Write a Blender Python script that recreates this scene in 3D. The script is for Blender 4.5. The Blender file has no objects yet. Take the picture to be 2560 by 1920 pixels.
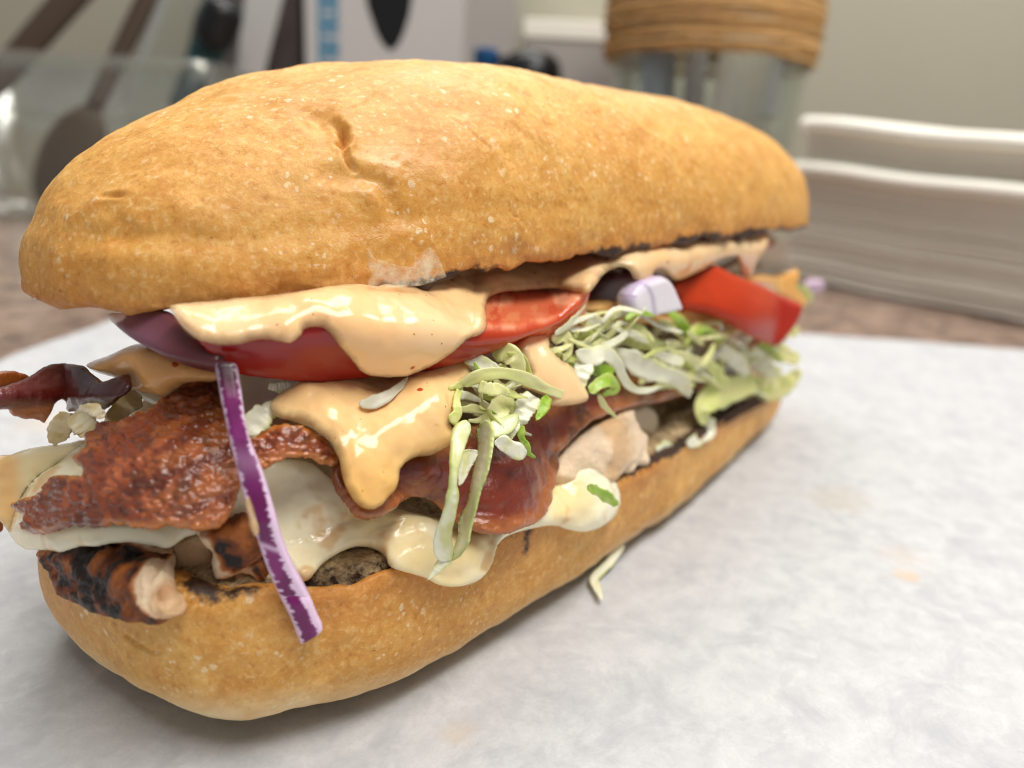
import bpy, math, random
import numpy as np
from mathutils import Matrix, Vector
from mathutils.geometry import delaunay_2d_cdt

# ---------------------------------------------------------------- camera
# lengths below are written in centimetres and scaled to metres when built
S = 0.01
FPX, CX, CY = 1967.0, 1280.0, 960.0          # focal length and centre in photograph pixels
CAM_POS, CAM_AZ, CAM_PITCH, CAM_ROLL = (-13.5, -10.75, 7.0), 39.0, 16.2, 3.1
FOCUS_CM, FSTOP = 9.9, 14.0
EXPOSURE = 0.0
scene = bpy.context.scene
COLL = scene.collection

class Cam:
    def __init__(s):
        a, p, r = (math.radians(v) for v in (CAM_AZ, CAM_PITCH, CAM_ROLL))
        s.pos = np.array(CAM_POS, float)
        s.fw = np.array([math.cos(a)*math.cos(p), math.sin(a)*math.cos(p), -math.sin(p)])
        rt = np.array([math.sin(a), -math.cos(a), 0.0]); up = np.cross(rt, s.fw)
        s.rt = rt*math.cos(r) + up*math.sin(r); s.up = -rt*math.sin(r) + up*math.cos(r)
    def proj(s, P):
        d = np.asarray(P, float) - s.pos; z = d @ s.fw
        return np.stack([CX + FPX*(d @ s.rt)/z, CY - FPX*(d @ s.up)/z, z], -1)
    def ray(s, px):
        px = np.asarray(px, float)
        return s.fw + (px[..., 0:1]-CX)/FPX*s.rt - (px[..., 1:2]-CY)/FPX*s.up
    def at_z(s, px, z):
        return s.pos + s.ray(px)*np.asarray(z, float)[..., None]
    def at_plane(s, px, n, d):
        r = s.ray(px); n = np.array(n, float)
        return s.pos + r*((d - s.pos @ n)/(r @ n))[..., None]
K = Cam()
cam_data = bpy.data.cameras.new("camera")
cam_data.sensor_width = 36.0; cam_data.sensor_fit = 'HORIZONTAL'
cam_data.lens = FPX/2560.0*36.0
cam_data.clip_start = 0.005; cam_data.clip_end = 20.0
cam_data.dof.use_dof = True
cam_data.dof.focus_distance = FOCUS_CM*S
cam_data.dof.aperture_fstop = FSTOP
cam = bpy.data.objects.new("camera", cam_data); COLL.objects.link(cam)
rot = Matrix((K.rt, K.up, -K.fw)).transposed().to_4x4()
cam.matrix_world = Matrix.Translation(Vector(K.pos*S)) @ rot
scene.camera = cam

# ---------------------------------------------------------------- light
world = bpy.data.worlds.new("World"); scene.world = world; world.use_nodes = True
bg = world.node_tree.nodes["Background"]
bg.inputs[0].default_value = (0.93, 0.96, 1.0, 1); bg.inputs[1].default_value = WORLD_STR = 0.28
def area(name, loc, target, sx, sy, power, col):
    l = bpy.data.lights.new(name, 'AREA'); l.shape = 'RECTANGLE'; l.size = sx*S; l.size_y = sy*S
    l.energy = power; l.color = col
    o = bpy.data.objects.new(name, l); COLL.objects.link(o)
    o.location = Vector(loc)*S
    o.rotation_euler = (Vector(target)-Vector(loc)).to_track_quat('-Z', 'Y').to_euler()
    return o
# two ceiling light panels of the kitchen: one overhead towards the viewer, one behind
area("ceiling_light", (8, -40, 112), (0, -2, 4), 120, 36, 18.0, (1.0, 0.97, 0.92))
area("ceiling_light", (45, 45, 120), (2, 0, 4), 90, 50, 11.5, (1.0, 0.97, 0.93))

scene.view_settings.view_transform = 'Standard'
scene.view_settings.look = 'None'
scene.view_settings.exposure = EXPOSURE
scene.view_settings.gamma = 1.0
scene.view_settings.use_curve_mapping = False
scene.render.engine = 'CYCLES'
scene.cycles.use_denoising = True; scene.cycles.use_adaptive_sampling = True; scene.cycles.adaptive_threshold = .02
scene.cycles.filter_width = 1.1
scene.cycles.max_bounces = 8
scene.cycles.transmission_bounces = 8
scene.cycles.transparent_max_bounces = 8
scene.cycles.caustics_reflective = False; scene.cycles.caustics_refractive = False
scene.cycles.sample_clamp_indirect = 4.0

# ---------------------------------------------------------------- numeric helpers
def crop(x0, y0, k):
    return lambda *p: np.array(p, float)/k + np.array([x0, y0], float)
Fu = crop(0, 0, .864); cA = crop(0, 0, 1.728); cB = crop(1280, 0, 1.728)
cC = crop(0, 640, 2.370); cD = crop(700, 640, 2.370); cE = crop(1300, 500, 2.370)
cF = crop(0, 1100, 2.183); cG = crop(600, 1100, 2.183); cH = crop(1400, 960, 1.728)
b1 = crop(0, 0, 2.765); b2 = crop(640, 0, 2.765); b3 = crop(1400, 0, 2.765); b4 = crop(1900, 250, 2.37)
L1 = crop(0, 600, 4.148); L2 = crop(0, 950, 3.686)
def cat(*a): return np.concatenate(a)

def _hash(i, j, k, seed):
    n = (i*73856093) ^ (j*19349663) ^ (k*83492791) ^ (seed*2654435761 & 0x7fffffff)
    n = (n ^ (n >> 13)) * 1274126177 & 0x7fffffff
    n = (n ^ (n >> 16)) * 668265263 & 0x7fffffff
    return ((n ^ (n >> 15)) & 0xffff)/65535.0*2 - 1
def noise(P, scale=1.0, seed=0):
    P = np.asarray(P, float)*scale
    if P.shape[-1] == 2: P = np.concatenate([P, np.zeros(P.shape[:-1]+(1,))], -1)
    f = np.floor(P).astype(np.int64); t = P-f; t = t*t*t*(t*(t*6-15)+10)
    r = 0
    for a in (0, 1):
        wa = t[..., 0] if a else 1-t[..., 0]
        for b in (0, 1):
            wb = t[..., 1] if b else 1-t[..., 1]
            for c in (0, 1):
                wc = t[..., 2] if c else 1-t[..., 2]
                r = r + wa*wb*wc*_hash(f[..., 0]+a, f[..., 1]+b, f[..., 2]+c, seed)
    return r
def fbm(P, scale=1.0, octs=4, seed=0, gain=.5):
    r, amp, tot = 0, 1.0, 0
    for o in range(octs):
        r = r + amp*noise(P, scale*2.03**o, seed+o*7); tot += amp; amp *= gain
    return r/tot*1.6
def sstep(a, b, x):
    t = np.clip((x-a)/(b-a), 0, 1); return t*t*(3-2*t)
def mix(a, b, t):
    t = np.asarray(t)[..., None]; return np.asarray(a)*(1-t) + np.asarray(b)*t
def lin(r, g, b):
    f = lambda c: ((c/255+.055)/1.055)**2.4 if c > 10 else c/255/12.92
    return np.array([f(r), f(g), f(b)])
def catmull(P, n_per=None, closed=True, step=None):
    P = np.asarray(P, float); n = len(P); out = []
    rng = range(n if closed else n-1)
    for i in rng:
        if closed: p0, p1, p2, p3 = P[i-1], P[i], P[(i+1) % n], P[(i+2) % n]
        else: p0, p1, p2, p3 = P[max(i-1, 0)], P[i], P[i+1], P[min(i+2, n-1)]
        k = n_per or max(2, int(np.linalg.norm((p2-p1)[:2])/(step or 4))+1)
        t = np.linspace(0, 1, k, endpoint=False)[:, None]
        out.append(.5*((2*p1)+(p2-p0)*t+(2*p0-5*p1+4*p2-p3)*t*t+(3*p1-p0-3*p2+p3)*t**3))
    if not closed: out.append(P[-1:])
    return np.concatenate(out)
def resample(Q, step, closed=True):
    R = np.concatenate([Q, Q[:1]]) if closed else Q
    L = np.concatenate([[0], np.cumsum(np.linalg.norm(np.diff(R[:, :2], axis=0), axis=1))])
    n = max(6, int(L[-1]/step)); s = np.linspace(0, L[-1], n+1)[: n if closed else n+1]
    return np.stack([np.interp(s, L, R[:, k]) for k in range(R.shape[1])], -1)
def inside(P, poly):
    x, y = P[:, 0], P[:, 1]; r = np.zeros(len(P), bool)
    a = poly; b = np.roll(poly, -1, 0)
    for (x1, y1), (x2, y2) in zip(a, b):
        if y1 == y2: continue
        c = ((y1 > y) != (y2 > y)) & (x < (x2-x1)*(y-y1)/(y2-y1)+x1); r ^= c
    return r
def dist_poly(P, Q, closed=True):
    A = Q; B = np.roll(Q, -1, 0) if closed else Q[1:]
    if not closed: A = Q[:-1]
    d2 = np.full(len(P), 1e18)
    for a, b in zip(A, B):
        ab = b-a; t = np.clip(((P-a) @ ab)/max(ab @ ab, 1e-9), 0, 1)
        d2 = np.minimum(d2, ((P-a-t[:, None]*ab)**2).sum(1))
    return np.sqrt(d2)
def tps(ctrl):
    C = np.asarray(ctrl, float); X = C[:, :2]/500.0; n = len(C)
    if n < 3: return lambda P: np.full(len(P), C[:, 2].mean())
    U = lambda r2: np.where(r2 > 1e-12, r2*np.log(r2+1e-12), 0)
    d2 = ((X[:, None]-X[None])**2).sum(-1)
    A = np.zeros((n+3, n+3)); A[:n, :n] = U(d2)+np.eye(n)*.004; A[:n, n] = 1; A[:n, n+1:] = X
    A[n, :n] = 1; A[n+1:, :n] = X.T
    w = np.linalg.lstsq(A, np.concatenate([C[:, 2], [0, 0, 0]]), rcond=None)[0]
    lo, hi = C[:, 2].min()-.25, C[:, 2].max()+.25
    def f(P):
        Q = np.asarray(P)[:, :2]/500.0
        d = ((Q[:, None]-X[None])**2).sum(-1)
        return np.clip(U(d) @ w[:n] + w[n] + Q @ w[n+1:], lo, hi)
    return f

# ---------------------------------------------------------------- scene helpers
def mesh_obj(name, V, faces, mat, parent=None, col=None, smooth=True, origin=None, attrs=None):
    V = np.asarray(V, float)*S
    me = bpy.data.meshes.new(name)
    o0 = np.zeros(3) if origin is None else np.asarray(origin, float)*S
    faces = [tuple(int(i) for i in f) for f in faces] if not isinstance(faces, np.ndarray) else faces
    if isinstance(faces, np.ndarray):
        nf, k = faces.shape
        me.vertices.add(len(V)); me.vertices.foreach_set('co', (V-o0).astype(np.float32).ravel())
        me.loops.add(nf*k); me.loops.foreach_set('vertex_index', faces.astype(np.int32).ravel())
        me.polygons.add(nf); me.polygons.foreach_set('loop_start', np.arange(0, nf*k, k, dtype=np.int32))
        me.polygons.foreach_set('loop_total', np.full(nf, k, np.int32))
        me.update(calc_edges=True)
    else:
        me.from_pydata((V-o0).tolist(), [], faces); me.update()
    me.polygons.foreach_set('use_smooth', np.full(len(me.polygons), smooth, bool))
    if col is not None:
        ca = me.color_attributes.new('Col', 'FLOAT_COLOR', 'POINT')
        c4 = np.ones((len(V), 4), np.float32); c4[:, :3] = col
        ca.data.foreach_set('color', c4.ravel())
    for k_, a in (attrs or {}).items():
        at = me.attributes.new(k_, 'FLOAT', 'POINT'); at.data.foreach_set('value', np.asarray(a, np.float32))
    if mat is not None: me.materials.append(mat)
    o = bpy.data.objects.new(name, me); COLL.objects.link(o)
    o.location = Vector(o0)
    if parent is not None:
        o.parent = parent
        o.location = Vector(o0) - parent.location
    return o
def tag(o, label, cat_, group=None, kind=None):
    if label: o['label'] = label
    if cat_: o['category'] = cat_
    if group: o['group'] = group
    if kind: o['kind'] = kind
    return o
def empty(name, loc):
    o = bpy.data.objects.new(name, None); o.empty_display_size = .01; COLL.objects.link(o)
    o.location = Vector(np.asarray(loc, float)*S); return o
def grid_faces(nu, nv, wrap_u=False):
    u = np.arange(nu if wrap_u else nu-1); v = np.arange(nv-1)
    U, Vv = np.meshgrid(u, v, indexing='ij')
    a = U*nv+Vv; b = ((U+1) % nu)*nv+Vv
    return np.stack([a, b, b+1, a+1], -1).reshape(-1, 4)
def box_mesh(c, size, bev=.0):
    x, y, z = np.asarray(size, float)/2; c = np.asarray(c, float)
    if bev <= 0:
        V = np.array([(sx*x, sy*y, sz*z) for sx in (-1, 1) for sy in (-1, 1) for sz in (-1, 1)])+c
        return V, [(0, 1, 3, 2), (4, 6, 7, 5), (0, 4, 5, 1), (2, 3, 7, 6), (0, 2, 6, 4), (1, 5, 7, 3)]
    import bmesh
    bm = bmesh.new(); bmesh.ops.create_cube(bm, size=1.0)
    for v in bm.verts: v.co = Vector((v.co.x*2*x, v.co.y*2*y, v.co.z*2*z))
    bmesh.ops.bevel(bm, geom=bm.edges[:], offset=bev, segments=3, affect='EDGES', profile=.5)
    bm.verts.ensure_lookup_table()
    V = np.array([v.co[:] for v in bm.verts])+c; Fc = [[v.index for v in f.verts] for f in bm.faces]; bm.free()
    return V, Fc

# ---------------------------------------------------------------- material helpers
class Mat:
    def __init__(s, name):
        s.m = bpy.data.materials.new(name); s.m.use_nodes = True; s.nt = s.m.node_tree
        s.nt.nodes.clear(); s.out = s.nt.nodes.new('ShaderNodeOutputMaterial')
    def n(s, typ, ins=None, **props):
        nd = s.nt.nodes.new(typ)
        for k, v in props.items(): setattr(nd, k, v)
        for k, v in (ins or {}).items():
            sk = nd.inputs[k]
            if hasattr(v, 'is_output'): s.nt.links.new(v, sk)
            else: sk.default_value = v
        return nd
    def pos(s, k=100.0, sc=(1, 1, 1)):          # object position in centimetres
        t = s.n('ShaderNodeTexCoord').outputs['Object']
        return s.n('ShaderNodeVectorMath', {0: t, 1: (k*sc[0], k*sc[1], k*sc[2])}, operation='MULTIPLY').outputs[0]
    def noise(s, vec, scale, detail=4, rough=.55, dist=0.0, out='Fac'):
        return s.n('ShaderNodeTexNoise', {'Vector': vec, 'Scale': scale, 'Detail': detail, 'Roughness': rough, 'Distortion': dist}).outputs[out]
    def vor(s, vec, scale, feature='F1', rnd=1.0, out='Distance'):
        return s.n('ShaderNodeTexVoronoi', {'Vector': vec, 'Scale': scale, 'Randomness': rnd}, feature=feature).outputs[out]
    def ramp(s, fac, *stops, interp='LINEAR'):
        r = s.n('ShaderNodeValToRGB', {'Fac': fac}); e = r.color_ramp; e.interpolation = interp
        while len(e.elements) < len(stops): e.elements.new(.5)
        for el, (p, c) in zip(e.elements, stops):
            el.position = p; el.color = (c, c, c, 1) if np.isscalar(c) else (*c, 1)
        return r.outputs['Color']
    def mixc(s, f, a, b, blend='MIX'):
        nd = s.nt.nodes.new('ShaderNodeMix'); nd.data_type = 'RGBA'; nd.blend_type = blend
        for i, v in ((0, f), (6, a), (7, b)):
            if hasattr(v, 'is_output'): s.nt.links.new(v, nd.inputs[i])
            else: nd.inputs[i].default_value = v if i == 0 else ((*v, 1) if len(v) == 3 else v)
        return nd.outputs[2]
    def math(s, op, a, b=0.0, clamp=False):
        return s.n('ShaderNodeMath', {0: a, 1: b}, operation=op, use_clamp=clamp).outputs[0]
    def attr(s, name, out='Color'):
        return s.n('ShaderNodeAttribute', attribute_name=name).outputs[out]
    def bump(s, h, strength=.5, dist=.02, normal=None):
        ins = {'Height': h, 'Strength': strength, 'Distance': dist*S}
        if normal is not None: ins['Normal'] = normal
        return s.n('ShaderNodeBump', ins).outputs[0]
    def bsdf(s, **ins):
        names = {'color': 'Base Color', 'rough': 'Roughness', 'normal': 'Normal', 'spec': 'Specular IOR Level', 'sss': 'Subsurface Weight',
                 'radius': 'Subsurface Radius', 'sscale': 'Subsurface Scale', 'coat': 'Coat Weight', 'coatr': 'Coat Roughness',
                 'trans': 'Transmission Weight', 'ior': 'IOR', 'metal': 'Metallic', 'sheen': 'Sheen Weight', 'alpha': 'Alpha'}
        d = {}
        for k, v in ins.items():
            if k == 'color' and not hasattr(v, 'is_output'): v = (*v, 1)
            if k == 'sscale': v = v*S
            d[names[k]] = v
        b = s.n('ShaderNodeBsdfPrincipled', d); return b.outputs[0]
    def done(s, sh):
        s.nt.links.new(sh, s.out.inputs['Surface']); return s.m

# ================================================================ setting
STAINS = [(K.at_plane(np.atleast_2d(px), (0, 0, 1), 0.0)[0], r_, c_, st) for px, r_, c_, st in (
    (cH((1505, 830))[0], .3, lin(214, 170, 130), .35), (cH((1490, 745))[0], .6, lin(214, 196, 172), .3), (cH((1200, 500))[0], 1.0, lin(186, 180, 166), .6), (Fu((985, 1585))[0], .3, lin(206, 186, 160), .4), (Fu((1960, 1240))[0], .3, lin(220, 190, 160), .4), (cC((330, 980))[0], 1.2, lin(226, 202, 176), .35))]
def mat_paper():
    m = Mat('deli_paper'); p = m.pos()
    big = m.noise(p, .55, 4, .6); mid = m.noise(p, 2.2, 5, .65, .4); fine = m.noise(p, 22, 3, .6)
    blot = m.ramp(mid, (.36, 0), (.66, 1)); c = m.mixc(blot, lin(180, 181, 184), lin(201, 202, 203))
    c = m.mixc(m.ramp(big, (.35, .0), (.7, .55)), c, lin(206, 206, 206))
    c = m.mixc(m.ramp(fine, (.30, .35), (.55, 0)), c, lin(180, 180, 184))
    cloud = m.noise(p, .8, 6, .72, .8); c = m.mixc(m.ramp(cloud, (.34, .5), (.50, 0)), c, lin(164, 166, 171))
    for q, r_, cl, st in STAINS:       # dried drips and grease
        dv = m.n('ShaderNodeVectorMath', {0: p, 1: tuple(q)}, operation='DISTANCE').outputs['Value']
        dv = m.math('ADD', dv, m.math('MULTIPLY', m.math('SUBTRACT', mid, .5), r_*2.2)); c = m.mixc(m.math('MULTIPLY', m.ramp(m.math('DIVIDE', dv, r_), (.2, 1), (1.0, 0)), st), c, cl)
    h = m.math('ADD', m.math('MULTIPLY', m.noise(p, 1.3, 4, .6), 1.0), m.math('MULTIPLY', fine, .12))
    nrm = m.bump(h, .35, .12)
    return m.done(m.bsdf(color=c, rough=.55, spec=.35, normal=nrm, sss=.15, sscale=.15, radius=(1, 1, 1)))
def mat_granite():
    m = Mat('granite'); p = m.pos()
    a = m.noise(p, .55, 6, .7, .6); b = m.vor(p, 1.3); c_ = m.noise(p, 3.5, 5, .7)
    c = m.ramp(a, (.34, lin(74, 60, 53)), (.47, lin(122, 100, 88)), (.58, lin(160, 135, 118)), (.72, lin(112, 106, 101)))
    c = m.mixc(m.ramp(b, (.10, .8), (.33, 0)), c, lin(58, 48, 45))
    c = m.mixc(m.ramp(c_, (.56, 0), (.68, .7)), c, lin(190, 168, 150))
    return m.done(m.bsdf(color=c, rough=.28, spec=.5))
def mat_wall():
    m = Mat('painted_wall'); p = m.pos()
    c = m.mixc(m.noise(p, .06, 3), lin(176, 172, 154), lin(184, 180, 162))
    nrm = m.bump(m.noise(p, 3.0, 4, .6), .5, .12)
    return m.done(m.bsdf(color=c, rough=.6, spec=.3, normal=nrm))
M_paper, M_granite, M_wall = mat_paper(), mat_granite(), mat_wall()

# counter top: a slab running to the wall
fh = np.array([math.cos(math.radians(CAM_AZ)), math.sin(math.radians(CAM_AZ)), 0.0]); rh = np.array([fh[1], -fh[0], 0.0])
def floor_pt(f, r, z): return K.pos*[1, 1, 0] + fh*f + rh*r + np.array([0, 0, z])
wa = math.radians(7.0); wdir = rh*math.cos(wa) - fh*math.sin(wa); wn = -fh*math.cos(wa) - rh*math.sin(wa)
W0 = floor_pt(88, 0, 0)
V, Fc = [], []
c4 = [W0-wdir*130, W0+wdir*130, W0+wdir*130+wn*150, W0-wdir*130+wn*150]
top = [q*[1, 1, 0]+np.array([0, 0, -.06]) for q in c4]; bot = [q-np.array([0, 0, 3.2]) for q in top]
counter = mesh_obj('countertop', np.array(top+bot), [(0, 1, 2, 3), (7, 6, 5, 4), (0, 4, 5, 1), (1, 5, 6, 2), (2, 6, 7, 3), (3, 7, 4, 0)], M_granite, smooth=False)
tag(counter, None, None, kind='structure')
wv = [W0-wdir*130, W0+wdir*130]
wq = [wv[0]+[0, 0, -3], wv[1]+[0, 0, -3], wv[1]+[0, 0, 75], wv[0]+[0, 0, 75]]
wb = [q-wn*4 for q in wq]
wall = mesh_obj('wall', np.array(wq+wb), [(3, 2, 1, 0), (4, 5, 6, 7), (0, 1, 5, 4), (1, 2, 6, 5), (2, 3, 7, 6), (3, 0, 4, 7)], M_wall, smooth=False)
tag(wall, None, None, kind='structure')

# deli paper: one slightly buckled sheet; its two far edges are set by where they lie on the counter
pr = K.at_plane(Fu((1740, 725), (2212, 763)), (0, 0, 1), 0.0); pl = K.at_plane(Fu((0, 790), (240, 690)), (0, 0, 1), 0.0)
def isect(a, b, c, d):
    A = np.array([b-a, c-d]).T[:2]; t = np.linalg.solve(A, (c-a)[:2]); return a+(b-a)*t[0]
corner = isect(pr[0], pr[1], pl[0], pl[1])
e1 = (pr[1]-pr[0])/np.linalg.norm(pr[1]-pr[0]); e2 = (pl[0]-pl[1])/np.linalg.norm(pl[0]-pl[1])
nu, nv = 150, 150
u = np.linspace(0, 46, nu); v = np.linspace(0, 60, nv)
U, Vg = np.meshgrid(u, v, indexing='ij')
P = corner[None, None]+U[..., None]*e1+Vg[..., None]*e2
P = P.reshape(-1, 3); under = 1/(1+np.exp(-(np.sqrt((P[:, 0]/9.5)**2+(P[:, 1]/4.0)**2)-1.25)*8))
P[:, 2] = .0 + under*(.05*fbm(P[:, :2], .16, 3, 5)+.02*fbm(P[:, :2], .7, 3, 9)) - (1-under)*.01
P[:, 2] = np.maximum(P[:, 2], -.045)
edge = np.minimum(U, Vg).ravel(); P[:, 2] += .10*np.exp(-(edge/1.2)**2)*(1+noise(P[:, :2], .25, 3))
n0 = len(P); F1 = grid_faces(nu, nv); P2 = P-[0, 0, .012]
paper = mesh_obj('deli_paper', np.concatenate([P, P2]), np.concatenate([F1, F1[:, ::-1]+n0]), M_paper)
tag(paper, 'white deli wrapping paper spread under the sandwich on the counter', 'paper')

# ================================================================ bread
def mat_crust(name, shift=0.0):
    m = Mat(name); p = m.pos(); warp = m.noise(p, 1.1, 3, .5, out='Color')
    pw = m.n('ShaderNodeVectorMath', {0: p, 1: m.n('ShaderNodeVectorMath', {0: warp, 1: (.7, .7, .7)}, operation='MULTIPLY').outputs[0]}, operation='ADD').outputs[0]
    big = m.noise(pw, .45, 4, .55); mid = m.noise(pw, 2.4, 5, .62, .3)
    fine = m.noise(p, 11, 5, .65, .5); micro = m.noise(p, 48, 3, .6)
    c = m.ramp(mid, (.30, lin(204, 142, 62)), (.46, lin(219, 161, 78)), (.60, lin(228, 174, 90)), (.78, lin(236, 192, 116)))
    c = m.mixc(m.ramp(big, (.36, .6), (.60, 0)), c, lin(205, 139, 58), 'MULTIPLY' if False else 'MIX')
    c = m.mixc(m.ramp(fine, (.52, 0), (.72, .65)), c, lin(242, 206, 142))
    c = m.mixc(m.ramp(fine, (.28, .7), (.44, 0)), c, lin(180, 106, 40))
    # pale flour blisters of different sizes, only where a mask lets them show
    msk = m.ramp(m.noise(p, 1.4, 3, .6), (.46, 0), (.62, 1))
    pws = m.n('ShaderNodeVectorMath', {0: p, 1: m.n('ShaderNodeVectorMath', {0: m.noise(p, 9, 2, .5, out='Color'), 1: (.11, .11, .11)}, operation='MULTIPLY').outputs[0]}, operation='ADD').outputs[0]
    v1 = m.vor(pws, 3.4); s1 = m.math('MULTIPLY', m.ramp(v1, (.13, 1), (.19, 0)), m.ramp(m.noise(p, 1.1, 3), (.50, 0), (.58, 1)))
    v2 = m.vor(pws, 8.0); s2 = m.math('MULTIPLY', m.ramp(v2, (.17, 1), (.26, 0)), msk)
    sp = m.math('MAXIMUM', m.math('MULTIPLY', s1, .85), m.math('MULTIPLY', s2, .8))
    sp = m.math('MULTIPLY', sp, m.ramp(micro, (.3, .3), (.6, 1)))
    c = m.mixc(sp, c, lin(250, 226, 182))
    # tiny dark pits
    v3 = m.vor(p, 3.3, out='Distance'); pit = m.math('MULTIPLY', m.ramp(v3, (.025, 1), (.06, 0)), m.ramp(m.noise(p, 2.0, 2), (.5, 0), (.56, 1)))
    c = m.mixc(m.math('MULTIPLY', pit, .8), c, lin(95, 52, 20))
    # vertex layer: r char, g pale (unbaked, floured, painted rim light), b browned
    a = m.n('ShaderNodeSeparateColor', {0: m.attr('Col')}).outputs
    jag = m.math('ADD', m.math('MULTIPLY', m.noise(p, 7, 5, .7), 1.1), -.55)
    pale = m.math('MULTIPLY', m.ramp(m.math('ADD', a[1], m.math('MULTIPLY', jag, .45)), (.30, 0), (.75, 1)), .85)
    c = m.mixc(pale, c, m.ramp(mid, (.3, lin(228, 190, 132)), (.7, lin(243, 219, 176))))
    brown = m.ramp(m.math('ADD', a[2], m.math('MULTIPLY', jag, .5)), (.25, 0), (.95, .9))
    c = m.mixc(brown, c, m.ramp(fine, (.3, lin(160, 92, 34)), (.7, lin(200, 126, 54))))
    char = m.ramp(m.math('ADD', a[0], m.math('MULTIPLY', jag, .9)), (.38, 0), (.62, 1))
    c = m.mixc(char, c, m.ramp(fine, (.35, lin(30, 18, 12)), (.7, lin(78, 46, 26))))
    h = m.math('ADD', m.math('MULTIPLY', fine, .55), m.math('MULTIPLY', micro, .35))
    h = m.math('ADD', h, m.math('MULTIPLY', sp, .25)); h = m.math('SUBTRACT', h, m.math('MULTIPLY', pit, .5))
    nrm = m.bump(h, .55, .035)
    wet = m.math('MULTIPLY', m.attr('wet', 'Fac'), m.ramp(mid, (.3, .4), (.6, 1)), True)
    c = m.mixc(m.math('MULTIPLY', wet, .35), c, lin(190, 128, 40))
    rough = m.math('SUBTRACT', m.ramp(fine, (.3, .42), (.7, .62)), m.math('MULTIPLY', wet, .34))
    return m.done(m.bsdf(color=c, rough=rough, spec=.42, normal=nrm, coat=m.math('MULTIPLY', wet, .6), coatr=.15, sss=.12, sscale=.12, radius=(1, .5, .25)))
def mat_crumb(name):
    m = Mat(name); p = m.pos(); n1 = m.noise(p, 5, 5, .7, .6); n2 = m.noise(p, 16, 4, .7)
    v = m.vor(p, 6.0)
    c = m.ramp(n1, (.3, lin(134, 104, 70)), (.5, lin(196, 168, 126)), (.7, lin(222, 202, 164)))
    c = m.mixc(m.ramp(v, (.12, .55), (.3, 0)), c, lin(84, 58, 36))
    a = m.n('ShaderNodeSeparateColor', {0: m.attr('Col')}).outputs
    jag = m.math('ADD', m.math('MULTIPLY', m.noise(p, 5, 5, .7), 1.2), -.6)
    c = m.mixc(m.ramp(m.math('ADD', a[0], jag), (.35, 0), (.65, 1)), c, m.ramp(n2, (.3, lin(24, 15, 10)), (.7, lin(70, 42, 24))))
    h = m.math('ADD', n1, m.math('MULTIPLY', n2, .4)); h = m.math('SUBTRACT', h, m.ramp(v, (.1, .5), (.3, 0)))
    return m.done(m.bsdf(color=c, rough=.75, spec=.25, normal=m.bump(h, .9, .12), sss=.15, sscale=.15, radius=(1, .6, .35)))
M_crust, M_crust2, M_crumb = mat_crust('golden_crust'), mat_crust('golden_crust_base'), mat_crumb('toasted_crumb')

def superell(theta, p):
    c, s = np.cos(theta), np.sin(theta)
    return np.sign(c)*np.abs(c)**(2/p), np.sign(s)*np.abs(s)**(2/p)
def vnormals(V, F):
    n = np.zeros_like(V)
    T = F if F.shape[1] == 3 else np.concatenate([F[:, [0, 1, 2]], F[:, [0, 2, 3]]])
    fn = np.cross(V[T[:, 1]]-V[T[:, 0]], V[T[:, 2]]-V[T[:, 0]])
    for k in range(3): np.add.at(n, T[:, k], fn)
    return n/np.maximum(np.linalg.norm(n, axis=1, keepdims=True), 1e-12)
def pick(V, N, px):
    """points of a surface seen at photograph pixels: the nearest camera-facing vertices"""
    q = K.proj(V); face = ((V-K.pos)*N).sum(1) < 0
    idx = np.where(face)[0]; out = []
    for p in np.asarray(px, float):
        d = ((q[idx, :2]-p)**2).sum(1); out.append(V[idx[np.argmin(d)]])
    return np.array(out)
def dist3(V, poly):
    d2 = np.full(len(V), 1e18); tt = np.zeros(len(V)); n = len(poly)-1
    for i in range(n):
        a, b = poly[i], poly[i+1]; ab = b-a; t = np.clip(((V-a) @ ab)/max(ab @ ab, 1e-9), 0, 1)
        d = ((V-a-t[:, None]*ab)**2).sum(1); m_ = d < d2; d2 = np.where(m_, d, d2); tt = np.where(m_, (i+t)/n, tt)
    return np.sqrt(d2), tt

# ---- top bun -----------------------------------------------------------
KX = np.array([-10, -6, -2, 3, 9.0])
def kin(x, k):          # smooth interpolation of values given at KX
    x = np.clip(x, -10.6, 10.6); xx = np.linspace(-10.6, 10.6, 400); y = np.interp(xx, KX, k)
    ker = np.hanning(61); ker /= ker.sum(); y = np.convolve(np.pad(y, 30, mode='edge'), ker, 'valid'); return np.interp(x, xx, y)
def rotz(V, y):
    c, s = math.cos(y), math.sin(y); return np.stack([V[:, 0]*c-V[:, 1]*s, V[:, 0]*s+V[:, 1]*c, V[:, 2]], -1)
TB = dict(a=10.155, b=3.577, cx=.219, cy=-.395, yaw=.033, p=2.621, q=2.418, z0=5.696, w=-.042)
T_H = np.array([2.98, 2.98, 2.764, 2.80, 3.1]); T_L = np.array([-.593, -.178, .023, .013, -.2])
def top_lift(x): return kin(x, T_L)
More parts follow.
